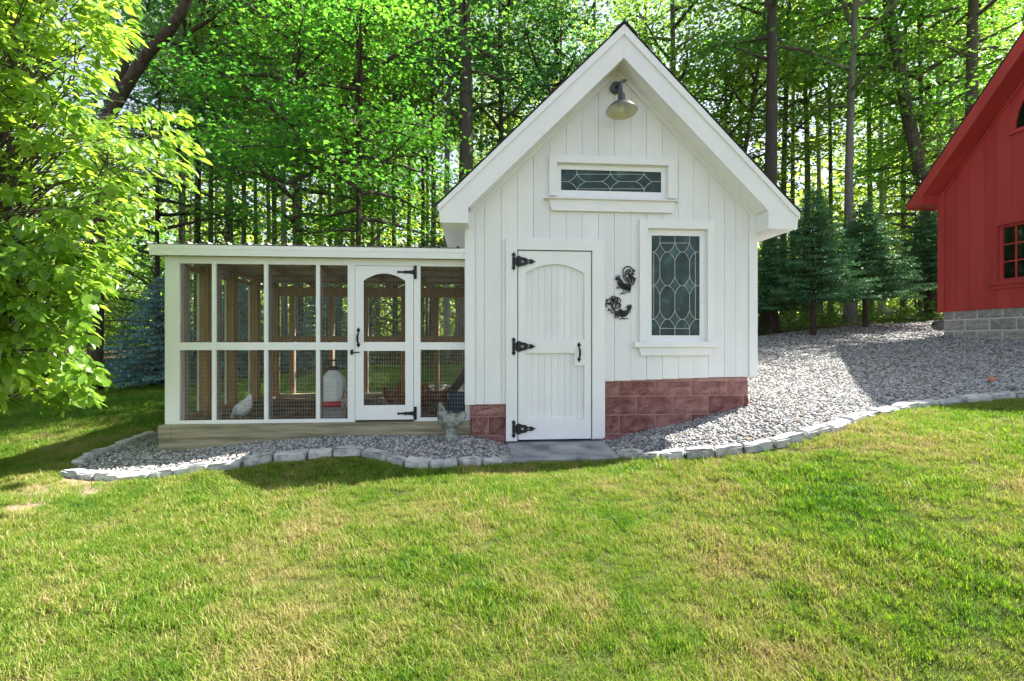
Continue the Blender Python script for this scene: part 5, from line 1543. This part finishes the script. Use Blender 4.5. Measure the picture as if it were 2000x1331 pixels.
# deeper wood
taken = []
cnt = 0
while cnt < 24:
    y = 18 + 16 * random.random() ** 1.1; x = random.uniform(-1.12, 1.12) * y
    if any((x - a_) ** 2 + (y - c) ** 2 < 3.2 for a_, c in taken): continue
    taken.append((x, y)); cnt += 1
    ck = random.choice(('wood1', 'wood2', 'wood3', 'wood4', 'wood4'))
    tree('wood_tree', 'slim leafy tree deep in the wood beyond the lawn', x, y, random.uniform(.16, .34), ck, random.choice((A_, A_, Y_, Y_, B_)), random.choice((LB, LB, LG)), sc_=random.uniform(.9, 1.15), group='trees deep in the wood')
cnt = 0; taken2 = []
while cnt < 36:
    y = 12.3 + 18 * random.random() ** 1.3; x = random.uniform(-1.1, 1.1) * y
    if 1.2 < x and y < 13.5: continue
    if any((x - a_) ** 2 + (y - c) ** 2 < 1.5 for a_, c in taken2): continue
    taken2.append((x, y)); cnt += 1
    tree('sapling', 'small leafy sapling in the undergrowth among the tree trunks', x, y, .05, random.choice(('sap1', 'sap2', 'sap3')), random.choice((A_, Y_, B_, M['cover'])), LB, sc_=random.uniform(.8, 1.4), group='saplings in the undergrowth', cat='sapling')

# distant wood, one mass of foliage
n = 55000
th = rng.uniform(-.88, .88, n); dd = rng.uniform(36, 66, n)
P = np.stack([np.sin(th) * dd, np.cos(th) * dd, np.zeros(n)], 1)
P[:, 2] = H(P[:, 0], P[:, 1]) + 13 * rng.uniform(0, 1, n) ** 1.6
V, Fc = leaf_quads(P, unit(rng.normal(0, 1, (n, 3))), unit(np.array([[0, 0, 1.]]) + rng.normal(0, .5, (n, 3))), rng.uniform(.35, .75, n))
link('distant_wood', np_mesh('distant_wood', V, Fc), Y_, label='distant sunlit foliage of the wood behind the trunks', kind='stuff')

# ---------------------------------------------------------------- spruces
def spruce(seed, Ht, Rr, bare, dens=1.0):
    r = np.random.default_rng(seed); b = MB(); P = []; A = []; U = []
    z = bare
    while z < Ht - .04:
        f = (z - bare) / (Ht - bare); L0 = Rr * (1 - f) ** .85 + .05
        nb_ = 6 if f < .8 else 4; a0 = r.uniform(0, 6.28)
        for k in range(nb_):
            az = a0 + 6.283 * k / nb_ + r.normal(0, .12); L = L0 * r.uniform(.8, 1.12)
            d0 = np.array([math.cos(az), math.sin(az), 0]); pts = []
            for q in range(7):
                g = q / 6; pts.append(np.array([0, 0, z]) + d0 * L * g + np.array([0, 0, L * (.10 * g - .26 * g * g + .16 * g ** 3)]))
            pts = np.array(pts)
            b.tube([tuple(p) for p in pts], [.012 * (1 - .8 * q / 6) * (.5 + L) for q in range(7)], 4, cap=False)
            sd = np.array([-d0[1], d0[0], 0])
            nt_ = int(5 + L * 13)
            for q in range(nt_):
                g = .18 + .82 * (q + r.uniform(0, 1)) / nt_; i = min(int(g * 6), 5); p = pts[i] + (pts[i + 1] - pts[i]) * (g * 6 - i)
                tl = (.10 + .34 * L * (1 - g)) * r.uniform(.7, 1.1)
                for sg in (-1, 1):
                    td = unit(d0 * .75 + sd * sg + np.array([0, 0, r.normal(-.08, .12)]))
                    m = max(6, int(tl * 62 * dens))
                    gg = r.uniform(0, 1, m)
                    P.append(p + td * tl * gg[:, None]); A.append(np.repeat(td[None], m, 0)); U.append(np.full(m, 1.0))
            m = int(60 * L * dens) + 10; gg = r.uniform(.15, 1, m); ix = np.minimum((gg * 6).astype(int), 5)
            P.append(pts[ix] + (pts[ix + 1] - pts[ix]) * (gg * 6 - ix)[:, None]); A.append(np.repeat(d0[None], m, 0)); U.append(np.full(m, 1.))
        z += .105 + .03 * r.uniform()
    m = 60; P.append(np.stack([np.zeros(m), np.zeros(m), r.uniform(Ht - .35, Ht, m)], 1)); A.append(np.repeat(np.array([[0, 0, 1.]]), m, 0)); U.append(np.ones(m))
    P = np.concatenate(P); A = np.concatenate(A); n_ = len(P)
    ax = unit(A * .8 + r.normal(0, .55, (n_, 3)) + np.array([[0, 0, .12]]))
    V, Fc = leaf_quads(P, ax, unit(np.array([[0, 0, 1.]]) + r.normal(0, .5, (n_, 3))), r.uniform(.04, .085, n_), .15, .02)
    b2 = MB().tube([(0, 0, -.1), (.01, 0, bare), (0, .01, Ht * .6), (0, 0, Ht)], [.05 * Ht / 2.5, .042 * Ht / 2.5, .02, .005], 8)
    return b2.mesh('trunk'), b.mesh('branches'), np_mesh('crown', V, Fc)
SP = [spruce(61, 2.3, 1.25, .10), spruce(62, 3.3, 1.15, .85, .9), spruce(63, 3.0, 1.25, .75, .9)]
def spruce_tree(k, px, d, label, needle, sc_=1.0, rz=0.0):
    x = tpx(px, d)
    t = thing('spruce_tree', label, 'spruce', (x, d, hz(x, d) - .02), rz)
    for nm, m_, mt in (('trunk', SP[k][0], M['barkdark']), ('branches', SP[k][1], M['barkdark']), ('crown', SP[k][2], needle)):
        o = link(nm, mesh_for(m_, mt), None, t); o.scale = (sc_,) * 3
spruce_tree(0, 318, 10.3, 'blue spruce at the mulch edge left of the run', M['spruceblue'], 1.0, .3)
spruce_tree(0, 462, 11.3, 'blue spruce seen through the second mesh bay of the run', M['spruceblue'], 1.05, 1.8)
spruce_tree(0, 632, 11.6, 'blue spruce seen through the mesh left of the run door', M['spruceblue'], .95, 3.1)
spruce_tree(1, 1588, 10.7, 'taller green spruce with bare lower trunk beside the gravel yard', M['sprucegreen'], 1.0, .9)
spruce_tree(2, 1690, 11.4, 'green spruce nearer the barn beside the gravel yard', M['sprucegreen'], 1.0, 2.2)
spruce_tree(2, 1506, 11.5, 'green spruce half hidden behind the right corner of the shed', M['sprucegreen'], .85, 4.0)
spruce_tree(1, 1815, 13.4, 'dark spruce tucked behind the far corner of the barn', M['sprucegreen'], .95, 5.0)

# ---------------------------------------------------------------- big-leaved tree at the left
def big_leaf_mesh(seed):
    r = np.random.default_rng(seed); vs = []; L = 1.0
    prof = [(0, 0), (.12, .10), (.3, .20), (.52, .235), (.72, .18), (.88, .085), (1, 0)]
    cur = r.uniform(.05, .22); fold = r.uniform(.12, .35)
    for x, w in prof:
        z = -cur * x * x + .02 * math.sin(x * 9 + seed)
        vs += [(x, w, z + fold * w), (x, 0, z), (x, -w, z + fold * w)]
    fs = []
    for i in range(len(prof) - 1):
        a = i * 3; fs += [(a + 1, a + 4, a + 3, a), (a + 2, a + 5, a + 4, a + 1)]
    b = MB(); b.v = vs; b.f = fs; return b.mesh('leaf')
BLM = [big_leaf_mesh(k) for k in range(6)]
for m_ in BLM:
    m_.materials.append(M['leafN']); m_.polygons.foreach_set('use_smooth', [True] * len(m_.polygons))
VIS = [(-260, -140), (255, -90), (285, 15), (262, 95), (235, 130), (205, 160), (190, 205), (215, 225), (300, 215), (380, 232), (408, 290), (395, 360), (335, 378), (305, 415), (322, 448),
       (285, 478), (240, 500), (232, 560), (190, 600), (196, 640), (150, 690), (232, 740), (190, 785), (90, 795), (-40, 790), (-260, 760)]
def big_tree():
    r = np.random.default_rng(77)
    base = Vector((-5.7, 5.0, hz(-5.7, 5.0) - .05))
    t = thing('broadleaf_tree', 'bright green broad-leaved tree overhanging the left edge of the lawn', 'tree', base)
    tb = MB().tube([(0, 0, -.1), (.05, .02, 1.0), (.1, 0, 2.2), (.0, .1, 3.6), (.1, 0, 5.2)], [.2, .15, .13, .10, .06], 10)
    tb.build('trunk', LB, t, smooth=True)
    lb = MB(); T = []
    tips = []
    while len(tips) < 820:
        px = r.uniform(-260, 415); py = r.uniform(-140, 800)
        if not inpoly([(px, py)], VIS)[0]: continue
        dd = 3.5 + 3.2 * r.uniform() ** 1.3
        if py > 480: dd = min(dd, 3.4 + 1.6 * r.uniform())
        tips.append(at(px, py, dd))
    for tp in tips:
        tp = tp - base
        zt = min(max(tp.z - .3, .6), 5.0) * r.uniform(.75, 1.0)
        root = Vector((.05, .03, zt))
        dv = tp - root
        if dv.length < .3: continue
        mid = root + dv * .55 + Vector((r.normal(0, .12), r.normal(0, .12), .12 * dv.length))
        fa = root + dv * .82 + Vector((0, 0, .08 * dv.length))
        lb.tube([root, mid, fa, tp], [.010, .006, .004, .002], 4, cap=False)
        dirv = (tp - fa).normalized(); dirv = (dirv + Vector((.35, -.1, -.25))).normalized()
        nl = int(r.integers(15, 24))
        for k in range(nl):
            g = r.uniform() ** .6; p = fa.lerp(tp, g) + Vector(r.normal(0, .03, 3))
            az = r.uniform(0, 6.28); side = dirv.cross(Vector((0, 0, 1))).normalized(); up = side.cross(dirv)
            ax = (dirv * (.35 + .75 * g) + side * math.cos(az) * .8 + up * (math.sin(az) * .35 - .22)).normalized()
            nv = (Vector((0, 0, 1)) + Vector(r.normal(0, .35, 3))).normalized()
            yv = nv.cross(ax).normalized(); nv = ax.cross(yv)
            L = r.uniform(.075, .14)
            T.append((p, ax, yv, nv, L, int(r.integers(0, 6))))
    lb.build('branches', LB, t, kind='stuff')
    # leaves that show largest become parts of their own, the rest one mass
    def key(e):
        w = e[0] + base; px = CX + F * w.x / w.y; py = CY - F * (w.z - CZ) / w.y
        vis = 5 < px < 1990 and 5 < py < 1320
        return (-(e[4] * abs(e[3].dot((w - Vector((0, 0, CZ))).normalized())) / w.y) if vis else 1)
    T.sort(key=key)
    VL = []; FL = []; nv_ = 0
    vs6 = [np.array([v.co[:] for v in m_.vertices]) for m_ in BLM]; fs6 = [np.array([p.vertices[:] for p in m_.polygons]) for m_ in BLM]
    crown_ = None
    for e in T[300:]:
        p, ax, yv, nv, L, k = e; Mx = np.array([ax[:], yv[:], nv[:]]) * L
        VL.append(vs6[k] @ Mx + np.array(p[:])); FL.append(fs6[k] + nv_); nv_ += len(vs6[k])
    cm_ = np_mesh('crown', np.concatenate(VL), np.concatenate(FL)); cm_.polygons.foreach_set('use_smooth', [True] * len(cm_.polygons))
    cr_ = link('crown', cm_, M['leafN'], t, kind='stuff')
    for e in T[:300]:
        p, ax, yv, nv, L, k = e
        o = link('leaf', BLM[k], None, cr_)
        o.matrix_local = Matrix(((ax.x * L, yv.x * L, nv.x * L, p.x), (ax.y * L, yv.y * L, nv.y * L, p.y), (ax.z * L, yv.z * L, nv.z * L, p.z), (0, 0, 0, 1)))
    print('BIG TREE leaves', len(T))
big_tree()

# ---------------------------------------------------------------- ground cover, rocks
def cover(name, label, x0, x1, y0, y1, n, hmax, size, test):
    P = np.stack([rng.uniform(x0, x1, n), rng.uniform(y0, y1, n)], 1); P = P[test(P)]
    cl = np.sin(P[:, 0] * 1.9 + np.sin(P[:, 1] * 2.3)) * np.sin(P[:, 1] * 1.6 + P[:, 0] * .7)
    P = P[rng.uniform(0, 1, len(P)) < .45 + .55 * cl]; cl = np.sin(P[:, 0] * 1.9 + np.sin(P[:, 1] * 2.3)) * np.sin(P[:, 1] * 1.6 + P[:, 0] * .7)
    z = H(P[:, 0], P[:, 1]) + hmax * rng.uniform(0, 1, len(P)) ** 1.4 * (.6 + .5 * cl)
    Q = np.column_stack([P, z]); k = len(Q)
    V, Fc = leaf_quads(Q, unit(rng.normal(0, 1, (k, 3)) * np.array([[1, 1, .4]])), unit(np.array([[0, 0, 1.]]) + rng.normal(0, .4, (k, 3))), size * rng.uniform(.5, 1.3, k))
    link(name, np_mesh(name, V, Fc), M['cover'], label=label, kind='stuff')
notin = lambda P: ~inpoly(P, gravel_poly) & ~inpoly(P, lawn_poly)
cover('ground_cover', 'low green ground cover along the wood edge beyond the gravel yard', 3.0, 17, 10.2, 18, 26000, .55, .10, notin)
cover('ground_cover', 'sparse low plants on the mulch beyond the back lawn', -17, 3.2, 10.6, 19, 16000, .5, .10, notin)
def rock(name, label, px, py, size, seed, dark=False):
    r = np.random.default_rng(seed); g = ground_hit(px, py)
    bm_ = MB(); vs = []; nu, nv2 = 14, 8
    for j in range(nv2 + 1):
        for i in range(nu):
            q = 2 * math.pi * i / nu; p = math.pi * (j / nv2) - math.pi / 2
            k = 1 + .16 * math.sin(3 * q + seed) * math.cos(2 * p) + r.normal(0, .06)
            vs.append((size[0] * k * math.cos(p) * math.cos(q), size[1] * k * math.cos(p) * math.sin(q), size[2] * k * math.sin(p)))
    bm_.v = vs; bm_.f = [(j * nu + i, j * nu + (i + 1) % nu, (j + 1) * nu + (i + 1) % nu, (j + 1) * nu + i) for j in range(nv2) for i in range(nu)]
    bm_.build(name, M['rock'], None, label=label, cat='rock', loc=(g[0], g[1], hz(*g) + size[2] * .3))
rock('rock', 'flat grey boulder at the mulch edge left of the blue spruce', 200, 742, (.42, .25, .16), 1)
rock('rock', 'long dark boulder behind the gravel between the spruces and the barn', 1745, 617, (.62, .3, .22), 2)
rock('rock', 'rounded grey rock beside the right corner of the shed at the wood edge', 1484, 632, (.22, .2, .22), 3)
rock('rock', 'small pale rock on the mulch seen through the last mesh bay', 868, 694, (.22, .16, .14), 4)
pb = ground_hit(1937, 749)
MB().lathe([(.001, -.03), (.02, -.027), (.034, -.012), (.036, .005), (.026, .024), (.001, .032)], 12).build('clay_ball', surf('clay', (.42, .16, .09), (.52, .24, .15), .8, 20), None, smooth=True, label='small orange clay ball lying on the gravel at right', cat='ball', loc=(pb[0], pb[1], hz(*pb) + .04))
